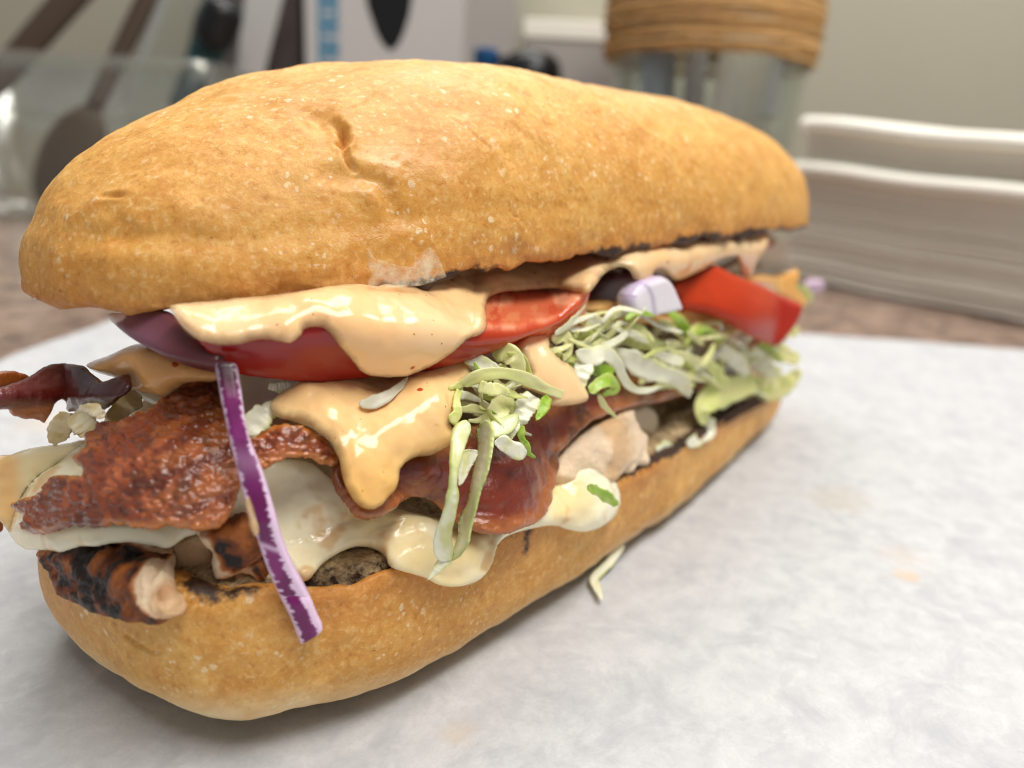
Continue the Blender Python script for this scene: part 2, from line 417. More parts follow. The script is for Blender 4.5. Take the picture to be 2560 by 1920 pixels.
def build_top():
    nt, nf = 1300, 210
    cx_, sy_ = superell(np.linspace(0, 2*np.pi, 6000), TB['p'])
    L = np.concatenate([[0], np.cumsum(np.hypot(np.diff(cx_*TB['a']), np.diff(sy_*TB['b'])))])
    thp = np.interp(np.linspace(0, L[-1], nt, endpoint=False), L, np.linspace(0, 2*np.pi, 6000))
    C, Sn = superell(thp, TB['p'])
    ph = np.linspace(.03, 1, nf)**.8*np.pi/2
    f = np.sin(ph)**(2/TB['q']); g = np.cos(ph)**(2/TB['q'])
    lip = np.array([(.992, -.05), (.975, -.075), (.95, -.06), (.91, -.02), (.86, .02)])
    f = np.concatenate([f, lip[:, 0]]); g = np.concatenate([g, np.zeros(5)]); lz = np.concatenate([np.zeros(nf), lip[:, 1]])
    nvv = len(f)
    X = TB['a']*C[:, None]*f[None]; Y = TB['b']*Sn[:, None]*f[None]*np.interp(X, [-10, 10], [1+TB['w'], 1-TB['w']])
    Z = kin(X, T_H)*g[None]+kin(X, T_L)+TB['z0']+lz[None]
    V = np.stack([X, Y, Z], -1).reshape(-1, 3)
    V[:, 0] += .75*sstep(5, 10, V[:, 0])
    V = rotz(V+[TB['cx'], TB['cy'], 0], TB['yaw'])
    F = grid_faces(nt, nvv, True)[:, ::-1]
    N = vnormals(V, F); N *= np.sign((N*(V-[0, 0, 4])).sum(1).mean())
    rim = np.tile(np.arange(nvv) >= nf-26, nt)
    zr = V[:, 2]-TB['z0']-top_lift(V[:, 0])
    d = .08*fbm(V, .22, 3, 11) + .04*fbm(V, .9, 3, 12) + .012*fbm(V, 4.0, 3, 13)
    # long soft folds near the lower edge of the front
    d += -.03*np.exp(-((zr-.75-.1*noise(V, .4, 4))/.16)**2)*sstep(-2, -7, V[:, 0])
    edgew = np.exp(-np.clip(zr, 0, 9)/.25)
    d += edgew*.05*fbm(V, 2.6, 3, 15)
    V = V+N*d[:, None]
    V[:, 2] += edgew*(.06*fbm(V[:, :2], 1.1, 3, 16)+.03*fbm(V[:, :2], 4, 2, 17))
    V0 = V.copy()
    # creases and the torn pit
    def crease(pts, w, depth, lipup=.3):
        nonlocal V
        c3 = pick(V0, N, pts); dd, t = dist3(V0, c3)
        dd = dd + .35*w*noise(V0, 3.0/w*.25, 31)
        taper = np.sin(np.clip(t, .04, .96)*np.pi)**.5
        k = -depth*np.exp(-(dd/w)**2)*taper + lipup*depth*np.exp(-((dd-2.2*w)/w)**2)*taper
        V = V+N*k[:, None]; return np.exp(-(dd/(w*1.1))**2)*taper
    brown = 0
    brown = brown + .9*crease(b2((540, 830), (590, 880), (605, 930), (600, 985), (585, 1000)), .05, .16, .2)
    brown = brown + .7*crease(b2((585, 985), (610, 1050), (625, 1110), (680, 1175)), .03, .09, .3)
    brown = brown + .45*crease(b2((300, 800), (340, 850), (375, 890)), .035, .035)
    crease(b2((350, 760), (450, 850), (540, 900)), .16, .10, .1)
    brown = brown + .45*crease(b2((640, 755), (740, 725), (850, 620), (960, 560)), .022, .022)
    brown = brown + .5*crease(b2((1250, 740), (1400, 850), (1530, 940), (1630, 1030), (1690, 1150), (1730, 1250)), .018, .03)
    brown = brown + .35*crease(b2((1740, 1400), (1770, 1480), (1860, 1550)), .02, .025)
    brown = brown + .4*crease(b1((720, 1360), (860, 1355)), .03, .045)
    crease(b2((480, 1220), (700, 1210), (840, 1250), (900, 1350), (960, 1480)), .10, .05, .5)
    crease(cA((300, 1060), (420, 1000), (700, 1010), (1000, 1060)), .22, .07, .2)
    # vertex layer
    q = K.proj(V)
    char = np.exp(-np.clip(V[:, 2]-TB['z0']-top_lift(V[:, 0]), -1, 9)/.16)
    front = (V[:, 1] < 2)
    rng = sstep(690, 1020, q[:, 0])*(1-.35*sstep(1250, 1400, q[:, 0])+.35*sstep(1600, 1800, q[:, 0]))
    char = char*(.55+.45*fbm(V, .8, 3, 21))*np.where(front, .22+.78*rng, .7)
    char = np.clip(char, 0, 1)*1.0
    N2 = vnormals(V, F); N2 *= np.sign((N2*(V-[0, 0, 4])).sum(1).mean())
    pale = .38*sstep(.70, .96, N2[:, 2]+.18*fbm(V, .8, 3, 22))  # pale crown: flour plus the back light's rim painted in
    br = np.clip(.75*np.exp(-np.clip(V[:, 2]-TB['z0']-top_lift(V[:, 0]), 0, 9)/.45)+brown+.18*fbm(V, .35, 3, 23), 0, 1)
    # grease-soaked patch below the crease
    g3 = pick(V0, N, b2((1000, 1300), (1050, 1450), (850, 1590)))
    wet = 0
    for c_, r_ in zip(g3, (.42, .5, .38)): wet = np.maximum(wet, np.exp(-(np.linalg.norm(V-c_, axis=1)/r_)**2))
    root = empty('top_bun', (TB['cx'], TB['cy'], TB['z0']))
    tag(root, 'golden crusty top half of the roll with a torn crease', 'bread')
    crust = mesh_obj('crust', V, F, M_crust, root, col=np.stack([char, pale, br], -1), attrs={'wet': wet})
    # cut underside
    nr = 60; r = np.linspace(.02, .93, nr); ths = thp[::4]; C2, S2 = superell(ths, TB['p'])
    Xc = TB['a']*C2[:, None]*r; Yc = TB['b']*S2[:, None]*r
    Vc = np.stack([Xc, Yc, np.full_like(Xc, .0)], -1).reshape(-1, 3); 
    Vc[:, 2] = top_lift(Vc[:, 0])+.10*fbm(Vc, .8, 4, 33)+.12*(1-np.tile(r, len(ths))**2)
    Vc = rotz(Vc+[TB['cx'], TB['cy'], TB['z0']-.01], TB['yaw'])
    Fcr = grid_faces(len(ths), nr, True)
    cc = np.zeros((len(Vc), 3)); cc[:, 0] = np.clip(.35+.5*np.tile(r, len(ths))**4, 0, 1)
    mesh_obj('crumb', Vc, Fcr, M_crumb, root, col=cc)
    return V, N2, F
topV, topN, topF = build_top()

# ---- bottom bun --------------------------------------------------------
BB = dict(a=10.2, b=3.348, cx=-.13, cy=-.939, yaw=.072, p=3.4, fb=.378, e=2.453, w=.043)
B_R = np.array([2.26, 1.961, 1.827, 1.668, 1.15])
def bot_rim(x): return kin(x, B_R)
def build_bot():
    nt, nf = 1300, 150
    cx_, sy_ = superell(np.linspace(0, 2*np.pi, 6000), BB['p'])
    L = np.concatenate([[0], np.cumsum(np.hypot(np.diff(cx_*BB['a']), np.diff(sy_*BB['b'])))])
    thp = np.interp(np.linspace(0, L[-1], nt, endpoint=False), L, np.linspace(0, 2*np.pi, 6000))
    C, Sn = superell(thp, BB['p'])
    lip = np.array([(.90, -.45), (.945, -.14), (.958, -.03), (.972, .01), (.985, .012), (.995, -.03)])
    ph = np.linspace(.06, 1, nf)*np.pi/2
    f = 1.0 - BB['fb']*(1-np.cos(ph))**BB['e']; t = np.sin(ph)
    fl = np.concatenate([lip[:, 0], f, [.4, .2, .03]]); tl = np.concatenate([lip[:, 1], -t, [-1, -1, -1]])
    n_lip = len(lip)
    xr = BB['a']*C[:, None]; X = xr*fl; Y = BB['b']*Sn[:, None]*fl*np.interp(xr, [-10, 10], [1+BB['w'], 1-BB['w']])
    R = bot_rim(xr+0*X)
    Z = np.where(np.arange(len(fl))[None] < n_lip, R+tl[None], R*(1+tl[None]))
    V = rotz(np.stack([X, Y, Z], -1).reshape(-1, 3)+[BB['cx'], BB['cy'], .0], BB['yaw'])
    F = grid_faces(nt, len(fl), True)[:, ::-1]
    N = vnormals(V, F)
    if (N*(V-[0, 0, 1])).sum(1).mean() < 0: N = -N; F = F[:, ::-1]
    d = .10*fbm(V, .25, 3, 41) + .045*fbm(V, .9, 3, 42) + .010*fbm(V, 4.0, 3, 43)
    V0 = V.copy(); V = V+N*d[:, None]
    ee = np.exp(-np.abs(V[:, 2]-bot_rim(V[:, 0]))/.2); V[:, 2] += ee*(.05*fbm(V[:, :2], 1.2, 3, 44)+.03*fbm(V[:, :2], 4.5, 2, 45))
    def crease(pts, w, depth):
        nonlocal V
        c3 = pick(V0, N, pts); dd, t = dist3(V0, c3); dd = dd+.3*w*noise(V0, 4, 37)
        V = V-N*(depth*np.exp(-(dd/w)**2))[:, None]; return np.exp(-(dd/w)**2)
    br0 = .35*crease(cF((700, 1070), (770, 1125), (830, 1155), (890, 1150)), .03, .04)
    br0 = br0+.4*crease(cG((570, 1430), (562, 1460)), .03, .06)
    V[:, 2] = np.maximum(V[:, 2], -.02)
    q = K.proj(V)
    zrel = V[:, 2]/np.maximum(bot_rim(V[:, 0]), .1)
    char = .85*np.exp(-np.clip(bot_rim(V[:, 0])-V[:, 2], -1, 9)/.13)*(.55+.6*fbm(V, .7, 3, 51))
    char = np.clip(char*(.25+.75*sstep(420, 560, q[:, 0])), 0, 1)
    burnt = pick(V0, N, cG((1560, 540), (1565, 600)));
    char = np.maximum(char, .55*np.exp(-(dist3(V, burnt)[0]/.17)**2))
    pale = np.clip(.75*(1-sstep(.05, .55, zrel))+.25*sstep(-6, -10, V[:, 0])+.15*fbm(V, .6, 3, 52), 0, 1)
    br = np.clip(.55*sstep(.55, .95, zrel)+.25*fbm(V, .5, 3, 53)+br0, 0, 1)*sstep(-11, -8.5, V[:, 0])
    root = empty('bottom_bun', (BB['cx'], BB['cy'], 0))
    tag(root, 'golden bottom half of the roll lying on the white paper', 'bread')
    mesh_obj('crust', V, F, M_crust2, root, col=np.stack([char, pale, br], -1))
    nr = 80; r = np.linspace(.02, .992, nr); ths = thp[::4]; C2, S2 = superell(ths, BB['p'])
    Xc = BB['a']*C2[:, None]*r; Yc = BB['b']*S2[:, None]*r
    Vc = np.stack([Xc, Yc, bot_rim(Xc/np.maximum(r, .02)[None])*0+bot_rim(Xc)], -1).reshape(-1, 3)
    rr = np.tile(r, len(ths)); Vc[:, 2] += -.01+.12*fbm(Vc, .9, 4, 61)*(1-rr**6)+.05*fbm(Vc, 5, 3, 62)*(1-rr**20)+.26*(1-rr**4)+.01-.11*sstep(.955, .985, rr)
    Vc = rotz(Vc+[BB['cx'], BB['cy'], 0], BB['yaw'])
    cc = np.zeros((len(Vc), 3)); cc[:, 0] = np.clip(.06+.42*sstep(.90, .97, rr)+.35*sstep(-4, 2, Vc[:, 0])+.15*fbm(Vc, 1.2, 3, 63), 0, 1)
    mesh_obj('crumb', Vc, grid_faces(len(ths), nr, True), M_crumb, root, col=cc)
    return V, N, F
botV, botN, botF = build_bot()

# ================================================================ fillings: builders
HULL = dict(a=9.95, b=3.5, cx=0.0, cy=-.62, yaw=.05, p=3.0)
def hull_depth(px, off):
    """camera depth at which a pixel ray meets the (offset) upright wall that follows the roll's outline;
    beside the roll: the ray's closest approach to it"""
    px = np.asarray(px, float); r = K.ray(px); off = np.broadcast_to(np.asarray(off, float), (len(px),))
    out = np.zeros(len(px)); c, s = math.cos(-HULL['yaw']), math.sin(-HULL['yaw'])
    z = np.linspace(5, 40, 700)
    for i in range(0, len(px), 4000):
        sl = slice(i, i+4000)
        Pz = K.pos[None, None]+r[sl, None]*z[None, :, None]
        x, y = Pz[..., 0], Pz[..., 1]; xr = x*c-y*s-HULL['cx']; yr = x*s+y*c-HULL['cy']
        a = (HULL['a']+off[sl])[:, None]; b = (HULL['b']+off[sl])[:, None]
        f = (np.abs(xr)/a)**HULL['p']+(np.abs(yr)/b)**HULL['p']
        hit = f < 1; any_ = hit.any(1); k = np.where(any_, hit.argmax(1), f.argmin(1))
        km = np.clip(k-1, 0, len(z)-1); rows = np.arange(len(k))
        f0, f1 = f[rows, km], f[rows, k]; t = np.where(any_, np.clip((f0-1)/np.maximum(f0-f1, 1e-9), 0, 1), 1)
        kk = np.clip(k, 1, len(z)-2); fa, fb, fc = f[rows, kk-1], f[rows, kk], f[rows, kk+1]      # closest approach, refined
        zm_ = z[kk]+.5*(fa-fc)/np.maximum(fa-2*fb+fc, 1e-12)*(z[1]-z[0])
        out[sl] = np.where(any_, z[km]+(z[k]-z[km])*t, zm_)
    return out
def zmap(V, N):
    """nearest depth of a surface over the picture, on a coarse raster"""
    V = V[((V-K.pos)*N).sum(1) < 0]; q = K.proj(V); k = 10.0; W, H = 259, 195
    x = (q[:, 0]/k).astype(int)+1; y = (q[:, 1]/k).astype(int)+1
    m = (x >= 0) & (x < W) & (y >= 0) & (y < H); Z = np.full((H, W), 1e9); np.minimum.at(Z, (y[m], x[m]), q[m, 2])
    for _ in range(2):
        pad = np.pad(Z, 1, constant_values=1e9); nb = np.stack([pad[1+dy:1+dy+H, 1+dx:1+dx+W] for dy in (-1, 0, 1) for dx in (-1, 0, 1)])
        Z = np.where(Z > 1e8, nb.min(0), Z)
    for _ in range(9):       # carry the surface on a little way beyond its edge, receding
        ok = Z < 1e8; Zp = np.pad(np.where(ok, Z, 0), 1); Wp = np.pad(ok.astype(float), 1)
        num = sum(Zp[1+dy:1+dy+H, 1+dx:1+dx+W] for dy in (-1, 0, 1) for dx in (-1, 0, 1)); den = sum(Wp[1+dy:1+dy+H, 1+dx:1+dx+W] for dy in (-1, 0, 1) for dx in (-1, 0, 1))
        Z = np.where(~ok & (den > 0), num/np.maximum(den, 1)+.07, Z)
    for _ in range(3):       # smooth where known
        ok = Z < 1e8; Zp = np.pad(np.where(ok, Z, 0), 1); Wp = np.pad(ok.astype(float), 1)
        num = sum(Zp[1+dy:1+dy+H, 1+dx:1+dx+W] for dy in (-1, 0, 1) for dx in (-1, 0, 1)); den = sum(Wp[1+dy:1+dy+H, 1+dx:1+dx+W] for dy in (-1, 0, 1) for dx in (-1, 0, 1))
        Z = np.where(ok, num/np.maximum(den, 1), Z)
    def f(px):
        u = np.clip(px[:, 0]/k+.5, 0, W-2); v = np.clip(px[:, 1]/k+.5, 0, H-2); i, j = u.astype(int), v.astype(int); a, b = u-i, v-j
        return Z[j, i]*(1-a)*(1-b)+Z[j, i+1]*a*(1-b)+Z[j+1, i]*(1-a)*b+Z[j+1, i+1]*a*b
    return f
z_top, z_bot = zmap(topV, topN), zmap(botV, botN)
def depth_of(spec):
    """off scalar | list of (px,py,off) | function px->depth"""
    if callable(spec): return spec
    if np.isscalar(spec): return lambda P: hull_depth(P, spec)
    f = tps(spec); return lambda P: hull_depth(P, f(P))

def blob(name, outline, spec, tf, tb, R, mat, step=5.0, col=None, disp=None, rough=0.0, rs=.04, parent=None, seed=0, front=None):
    out = resample(catmull(outline, step=3), step)
    if rough:
        t = np.arange(len(out)); nrm = np.roll(out, -1, 0)-np.roll(out, 1, 0); nrm = np.stack([nrm[:, 1], -nrm[:, 0]], -1)
        nrm /= np.maximum(np.linalg.norm(nrm, axis=1, keepdims=True), 1e-6)
        out = out+nrm*(rough*fbm(out, rs, 4, seed+3, .65))[:, None]
    lo, hi = out.min(0), out.max(0); hgt = step*.866
    ys = np.arange(lo[1], hi[1], hgt); pts = []
    for i, y in enumerate(ys):
        x = np.arange(lo[0]+(i % 2)*step/2, hi[0], step); pts.append(np.stack([x, np.full_like(x, y)], -1))
    G = np.concatenate(pts); rg = np.random.default_rng(seed+1); G = G+rg.uniform(-.18, .18, G.shape)*step
    G = G[inside(G, out)]; d = dist_poly(G, out); G = G[d > step*.55]; d = d[d > step*.55]
    nb = len(out); A = np.concatenate([out, G]); d = np.concatenate([np.zeros(nb), d])
    c0 = A.mean(0)
    vs, es, fs, *_ = delaunay_2d_cdt([Vector(p-c0) for p in A], [(i, (i+1) % nb) for i in range(nb)], [], 1, 1e-4)
    if len(vs) != len(A):
        A2 = np.array([v[:] for v in vs])+c0; d = np.where(dist_poly(A2, out) < .01, 0, dist_poly(A2, out)); A = A2
    T = np.array(fs, int)
    zc = depth_of(spec)(A)
    if front is not None:           # lies in front of a bun: keep clear of its crust
        zb = front[0](A)-front[1]; zc = np.where(zb < 100, -.12*np.logaddexp(-zc/.12, -np.minimum(zb, 100)/.12), zc)
    P = K.at_z(A, zc)
    n = vnormals(P, T)
    if ((K.pos-P)*n).sum(1).mean() < 0: n = -n; T = T[:, ::-1]
    for _ in range(3):       # soften the normals
        acc = np.zeros_like(n)
        for a_, b_ in ((0, 1), (1, 2), (2, 0)): np.add.at(acc, T[:, a_], n[T[:, b_]]); np.add.at(acc, T[:, b_], n[T[:, a_]])
        n = n+acc*.5; n /= np.linalg.norm(n, axis=1, keepdims=True)
    dc = d*zc/FPX
    pf = np.sqrt(np.clip(1-(1-np.clip(dc/R, 0, 1))**2, 0, 1))
    h = tf*pf
    if disp is not None: h = h+disp(A, P, dc)*sstep(0, R*.7, dc)
    bnd = d <= 1e-9; idx = np.where(~bnd)[0]; back = np.arange(len(A)); back[idx] = len(A)+np.arange(len(idx))
    Vf = P+n*h[:, None]; Vb = (P-n*(tb*pf)[:, None])[idx]
    V = np.concatenate([Vf, Vb]); F = np.concatenate([T, back[T][:, ::-1]])
    cv = None
    if col is not None:
        cf = col(A, P, dc) if callable(col) else np.broadcast_to(np.asarray(col, float), (len(A), 3))
        cv = np.concatenate([cf, cf[idx]])
    eg = np.clip(dc/.16, 0, 1); eg = np.concatenate([eg, eg[idx]])
    return mesh_obj(name, V, F, mat, parent, col=cv, origin=Vf.mean(0) if parent is None else None, attrs={'edge': eg})

def ribbon(name, path, width, spec, mat, th=.035, col=None, twist=(0, 0), cup=.25, ruffle=.12, seed=0, n=34, m=9, pts3=None):
    rg = np.random.default_rng(seed+77)
    if pts3 is None:
        P2 = resample(catmull(np.asarray(path, float), closed=False, n_per=12), 3, closed=False)
        P2 = P2[np.linspace(0, len(P2)-1, n).astype(int)]
        if np.isscalar(spec): zc = hull_depth(P2, np.full(n, float(spec)))
        elif callable(spec): zc = spec(P2)
        else: zc = hull_depth(P2, np.interp(np.linspace(0, 1, n), np.linspace(0, 1, len(spec)), spec))
        zc = np.minimum(zc, 19.5) if not callable(spec) else zc
        ker = np.ones(7)/7; zc = np.convolve(np.pad(zc, 3, mode='edge'), ker, 'valid')
        P = K.at_z(P2, zc); w = np.interp(np.linspace(0, 1, n), np.linspace(0, 1, len(width)), width)*zc/FPX*.5
        view = K.pos-P
    else:
        P = resample(catmull(np.asarray(pts3, float), closed=False, n_per=16), .02, closed=False); P = P[np.linspace(0, len(P)-1, n).astype(int)]
        w = np.interp(np.linspace(0, 1, n), np.linspace(0, 1, len(width)), width)*.5; view = np.tile(spec, (n, 1)).astype(float)
    t = np.linspace(0, 1, n)
    T = np.gradient(P, axis=0); T /= np.maximum(np.linalg.norm(T, axis=1, keepdims=True), 1e-9)
    B = np.cross(T, view); B /= np.maximum(np.linalg.norm(B, axis=1, keepdims=True), 1e-9); N = np.cross(B, T)
    N *= np.sign((N*view).sum(1, keepdims=True)); ang = np.radians(np.interp(t, np.linspace(0, 1, len(twist)), twist))[:, None]
    B, N = B*np.cos(ang)+N*np.sin(ang), N*np.cos(ang)-B*np.sin(ang)
    w = w*(1+.22*noise(np.stack([t*5, np.full(n, seed*3.1)], -1), 1.0, seed))*(np.clip(np.minimum(t, 1-t)/.06, 0, 1)**.5*.85+.15)
    s = np.linspace(-1, 1, m)
    q = np.stack(np.meshgrid(t*9, s*1.2+seed*5.3, indexing='ij'), -1).reshape(-1, 2)
    bend = (cup*(s[None]**2-.4)*w[:, None]) + ruffle*w.mean()*noise(q, .9, seed+5).reshape(n, m)*1.4
    edge = np.sqrt(np.clip(1-np.abs(s)**3, 0, 1))[None]
    wj = w[:, None]*(1+.14*noise(q, 1.6, seed+9).reshape(n, m))
    C0 = P[:, None]+B[:, None]*(s[None, :, None]*wj[..., None])+N[:, None]*bend[..., None]
    up = C0+N[:, None]*(th*.5*edge+.004)[..., None]; dn = C0-N[:, None]*(th*.5*edge+.004)[..., None]
    V = np.concatenate([up.reshape(-1, 3), dn.reshape(-1, 3)]); k = n*m
    F = grid_faces(n, m); Fb = F[:, ::-1]+k; side = []
    for i in range(n-1):
        side += [(i*m, (i+1)*m, (i+1)*m+k, i*m+k)[::-1], (i*m+m-1, (i+1)*m+m-1, (i+1)*m+m-1+k, i*m+m-1+k)]
    for j in range(m-1): side += [(j, j+1, j+1+k, j+k), ((n-1)*m+j, (n-1)*m+j+1, (n-1)*m+j+1+k, (n-1)*m+j+k)[::-1]]
    F = np.concatenate([F, Fb, np.array(side)])[:, ::-1]
    TT, SS = np.meshgrid(t, s, indexing='ij')
    c = None
    if col is not None:
        c = col(TT.ravel(), SS.ravel(), q) if callable(col) else np.broadcast_to(np.asarray(col), (k, 3)); c = np.concatenate([c, c])
    return mesh_obj(name, V, F, mat, col=c, origin=V.mean(0))

# ---------------------------------------------------------------- food materials
def food(name, rough=.3, spec=.5, sss=.3, sscale=.2, radius=(1, .6, .35), bs=6.0, bstr=.3, bdist=.02, var=.12, vs=5.0, coat=0.0, cells=0.0, cell_s=7.0, sc=(1, 1, 1), extra=None, trans=0.0, thin=False):
    m = Mat(name); p = m.pos(sc=sc); col = m.attr('Col')
    nz = m.noise(p, vs, 4, .6, .2); k = m.math('ADD', m.math('MULTIPLY', nz, 2*var), 1-var)
    c = m.mixc(1.0, col, m.n('ShaderNodeCombineColor', {0: k, 1: k, 2: k}).outputs[0], 'MULTIPLY')
    if extra: c = extra(m, p, c)
    h = m.noise(p, bs, 5, .6)
    if cells: h = m.math('ADD', m.math('MULTIPLY', m.math('SUBTRACT', 1.0, m.vor(p, cell_s, 'SMOOTH_F1')), cells), m.math('MULTIPLY', h, .5))
    nrm = m.bump(h, bstr, bdist)
    sh = m.bsdf(color=c, rough=rough, spec=spec, normal=nrm, sss=sss, sscale=sscale, radius=radius, coat=coat, coatr=.12)
    if trans:
        tr = m.n('ShaderNodeBsdfTranslucent', {'Color': c, 'Normal': nrm}).outputs[0]
        sh = m.n('ShaderNodeMixShader', {0: trans, 1: sh, 2: tr}).outputs[0]
    if thin:      # see-through where the layer runs out
        al = m.ramp(m.math('ADD', m.attr('edge', 'Fac'), m.math('MULTIPLY', m.math('SUBTRACT', nz, .5), .9)), (.0, .35), (.55, 1))
        sh = m.n('ShaderNodeMixShader', {0: al, 1: m.n('ShaderNodeBsdfTransparent', {}).outputs[0], 2: sh}).outputs[0]
    return m.done(sh)
def flecks(m, p, c):
    v = m.vor(p, 2.1); keep = m.ramp(m.noise(p, 1.7, 2), (.36, 0), (.44, 1))
    f = m.math('MULTIPLY', m.ramp(v, (.06, 1), (.10, 0)), keep)
    v2 = m.vor(p, 5.5); f2 = m.math('MULTIPLY', m.ramp(v2, (.05, .8), (.09, 0)), m.ramp(m.noise(p, 3.1, 2), (.45, 0), (.52, 1)))
    return m.mixc(m.math('MAXIMUM', f, f2), c, lin(178, 74, 30))
M_sauce = food('sauce', rough=.17, spec=.5, sss=.5, sscale=.2, radius=(1, .62, .3), bs=4.0, bstr=.14, bdist=.05, var=.05, vs=3.0, extra=flecks, thin=True)
M_mayo = food('pale_sauce', rough=.14, spec=.5, sss=.5, sscale=.2, bs=3, bstr=.15, var=.05, trans=.25)
M_cheese = food('melted_cheese', rough=.19, spec=.5, sss=.4, sscale=.2, radius=(1, .8, .5), bs=3.0, bstr=.16, bdist=.05, var=.06, vs=2.0)
M_tomato = food('tomato', rough=.22, spec=.5, sss=.1, sscale=.12, radius=(1, .4, .25), bs=7, bstr=.16, bdist=.02, var=.10, vs=3.0, coat=.15)
M_tomato2 = food('tomato_skin', rough=.4, spec=.25, sss=.2, sscale=.15, radius=(1, .4, .25), bs=5, bstr=.25, bdist=.04, var=.2, vs=2.2)
M_bacon = food('fried_bacon', rough=.24, spec=.6, sss=.12, sscale=.08, radius=(1, .4, .2), bs=12, bstr=.65, bdist=.045, var=.2, vs=11.0, cells=1.0, cell_s=12.0, sc=(1, 1, 1.5), coat=.28)
M_bacon_s = food('smooth_bacon', rough=.27, spec=.5, sss=.10, sscale=.08, radius=(1, .4, .2), bs=11, bstr=.6, bdist=.035, var=.14, vs=7.0, coat=.3)
M_onion = food('onion', rough=.28, spec=.45, sss=.35, sscale=.12, radius=(1, .7, .9), bs=14, bstr=.2, bdist=.015, var=.08, vs=12.0)
M_chicken = food('grilled_chicken', rough=.5, spec=.4, sss=.3, sscale=.15, radius=(1, .6, .4), bs=9, bstr=.7, bdist=.05, var=.18, vs=9.0)
M_lettuce = food('lettuce', rough=.30, spec=.45, sss=.12, sscale=.08, radius=(.8, 1, .4), bs=11, bstr=.4, bdist=.02, var=.07, vs=6.0, trans=.16)

# ---------------------------------------------------------------- tomato
RIDGE = cD((-640, 420), (-380, 470), (-100, 455), (190, 412), (350, 392), (600, 405), (850, 425), (1130, 468), (1220, 452), (1400, 445), (1560, 415), (1650, 380), (1740, 300), (1840, 210), (2100, 60), (2600, -60))
def ridge_depth(o0, up, down, soft=.06, right=.0):
    def f(P):
        yr = np.interp(P[:, 0], RIDGE[:, 0], RIDGE[:, 1]); base = hull_depth(P, np.zeros(len(P)))
        dy = (yr-P[:, 1])*base/FPX
        oo = o0-right*sstep(1380, 1700, P[:, 0])
        off = oo-up*soft*np.logaddexp(0, dy/soft)-down*soft*np.logaddexp(0, -dy/soft)
        return hull_depth(P, off)
    return f
SKIN, FLESH = lin(146, 20, 12), lin(212, 106, 70)
def tomato_col(P, Q, d):
    yr = np.interp(P[:, 0], RIDGE[:, 0], RIDGE[:, 1])
    t = sstep(-6, 10, yr-P[:, 1]+5*noise(P, .03, 3))
    fl = mix(FLESH, lin(232, 156, 118), sstep(-.1, .8, fbm(P*[1, 2.2], .012, 3, 8)))
    fl = mix(fl, lin(188, 52, 30), .55*sstep(.1, .6, fbm(P*[2.2, .8], .03, 3, 9))); fl = mix(fl, lin(228, 160, 108), .35*sstep(.45, .7, fbm(P, .045, 2, 10)))
    sk = mix(SKIN, lin(208, 74, 24), sstep(1040, 1420, P[:, 0]+60*noise(P, .01, 5)))  # left part of the skin painted darker for the shade there
    return mix(sk, fl, t)
t1 = blob('tomato_slice', cat(cC((1190, 420), (1220, 560), (1400, 690), (1560, 722), (1700, 738), (1850, 748)),
     cD((290, 748), (480, 726), (700, 706), (880, 680), (1100, 625), (1250, 575), (1450, 482), (1600, 420), (1680, 370), (1770, 285), (1836, 206), (1700, 178), (1500, 165), (1240, 160), (1000, 150), (500, 180), (0, 280))),
     ridge_depth(.12, 2.3, .6, right=.5), .05, .4, .16, M_tomato, 6, tomato_col)
tag(t1, 'large red tomato slice half covered by the orange sauce drip', 'tomato')
def t2col(P, Q, d):
    e = cE((1490, 560), (1450, 690), (1440, 860)); x = np.interp(P[:, 1], e[:, 1], e[:, 0])
    return mix(mix(lin(166, 34, 16), lin(194, 62, 24), sstep(900, 700, P[:, 1])), lin(178, 50, 34), sstep(-4, 14, P[:, 0]-x))  # lighter tone towards the top paints in a skin highlight
t2 = blob('tomato_slice', cE((900, 500), (1000, 450), (1130, 385), (1250, 435), (1400, 495), (1560, 570), (1665, 625), (1650, 710), (1590, 800), (1530, 860), (1440, 845), (1330, 790), (1250, 720), (1100, 660), (960, 640), (935, 580)),
     (lambda P, f_=tps([(*p, o) for p, o in zip(cE((940, 560), (1130, 400), (1250, 600), (1470, 700), (1640, 650), (1540, 840)), (-.5, -.3, .12, .35, -.1, .1))]): np.minimum(hull_depth(P, f_(P)), 18.5)), .1, .6, .18, M_tomato2, 6, t2col)
tag(t2, 'small red tomato wedge at the far end above the lettuce', 'tomato')

# ---------------------------------------------------------------- chicken
CH = lin(236, 208, 172)
def char_col(fn, seed):
    def f(P, Q, d):
        c = mix(CH, lin(218, 180, 136), sstep(-.2, .6, fbm(Q, 2.0, 4, seed)))
        k = fn(P); n1 = fbm(Q, 2.2, 4, seed+1); n2 = fbm(Q, 6, 4, seed+2)
        c = mix(c, lin(176, 102, 42), sstep(.05, .35, k+.25*n2)); c = mix(c, lin(112, 58, 26), sstep(.35, .66, k+.35*n2+.2*n1))
        c = mix(c, lin(28, 20, 17), sstep(.70, .95, k+.45*n1+.6*n2)); return mix(c, lin(120, 104, 94), .35*sstep(.5, .9, n2)*sstep(.3, .5, k))
    return f
def k1(P):
    e = cF((800, 560), (820, 640), (900, 655), (885, 700), (800, 705), (768, 780), (800, 870), (870, 925), (1010, 985)); x = np.interp(P[:, 1], e[:, 1], e[:, 0])
    b = cF((330, 600), (520, 560), (700, 585), (820, 625), (930, 640)); y = np.interp(P[:, 0], b[:, 0], b[:, 1])
    return .70*sstep(14, -10, P[:, 0]-x)*sstep(-12, 12, P[:, 1]-y)
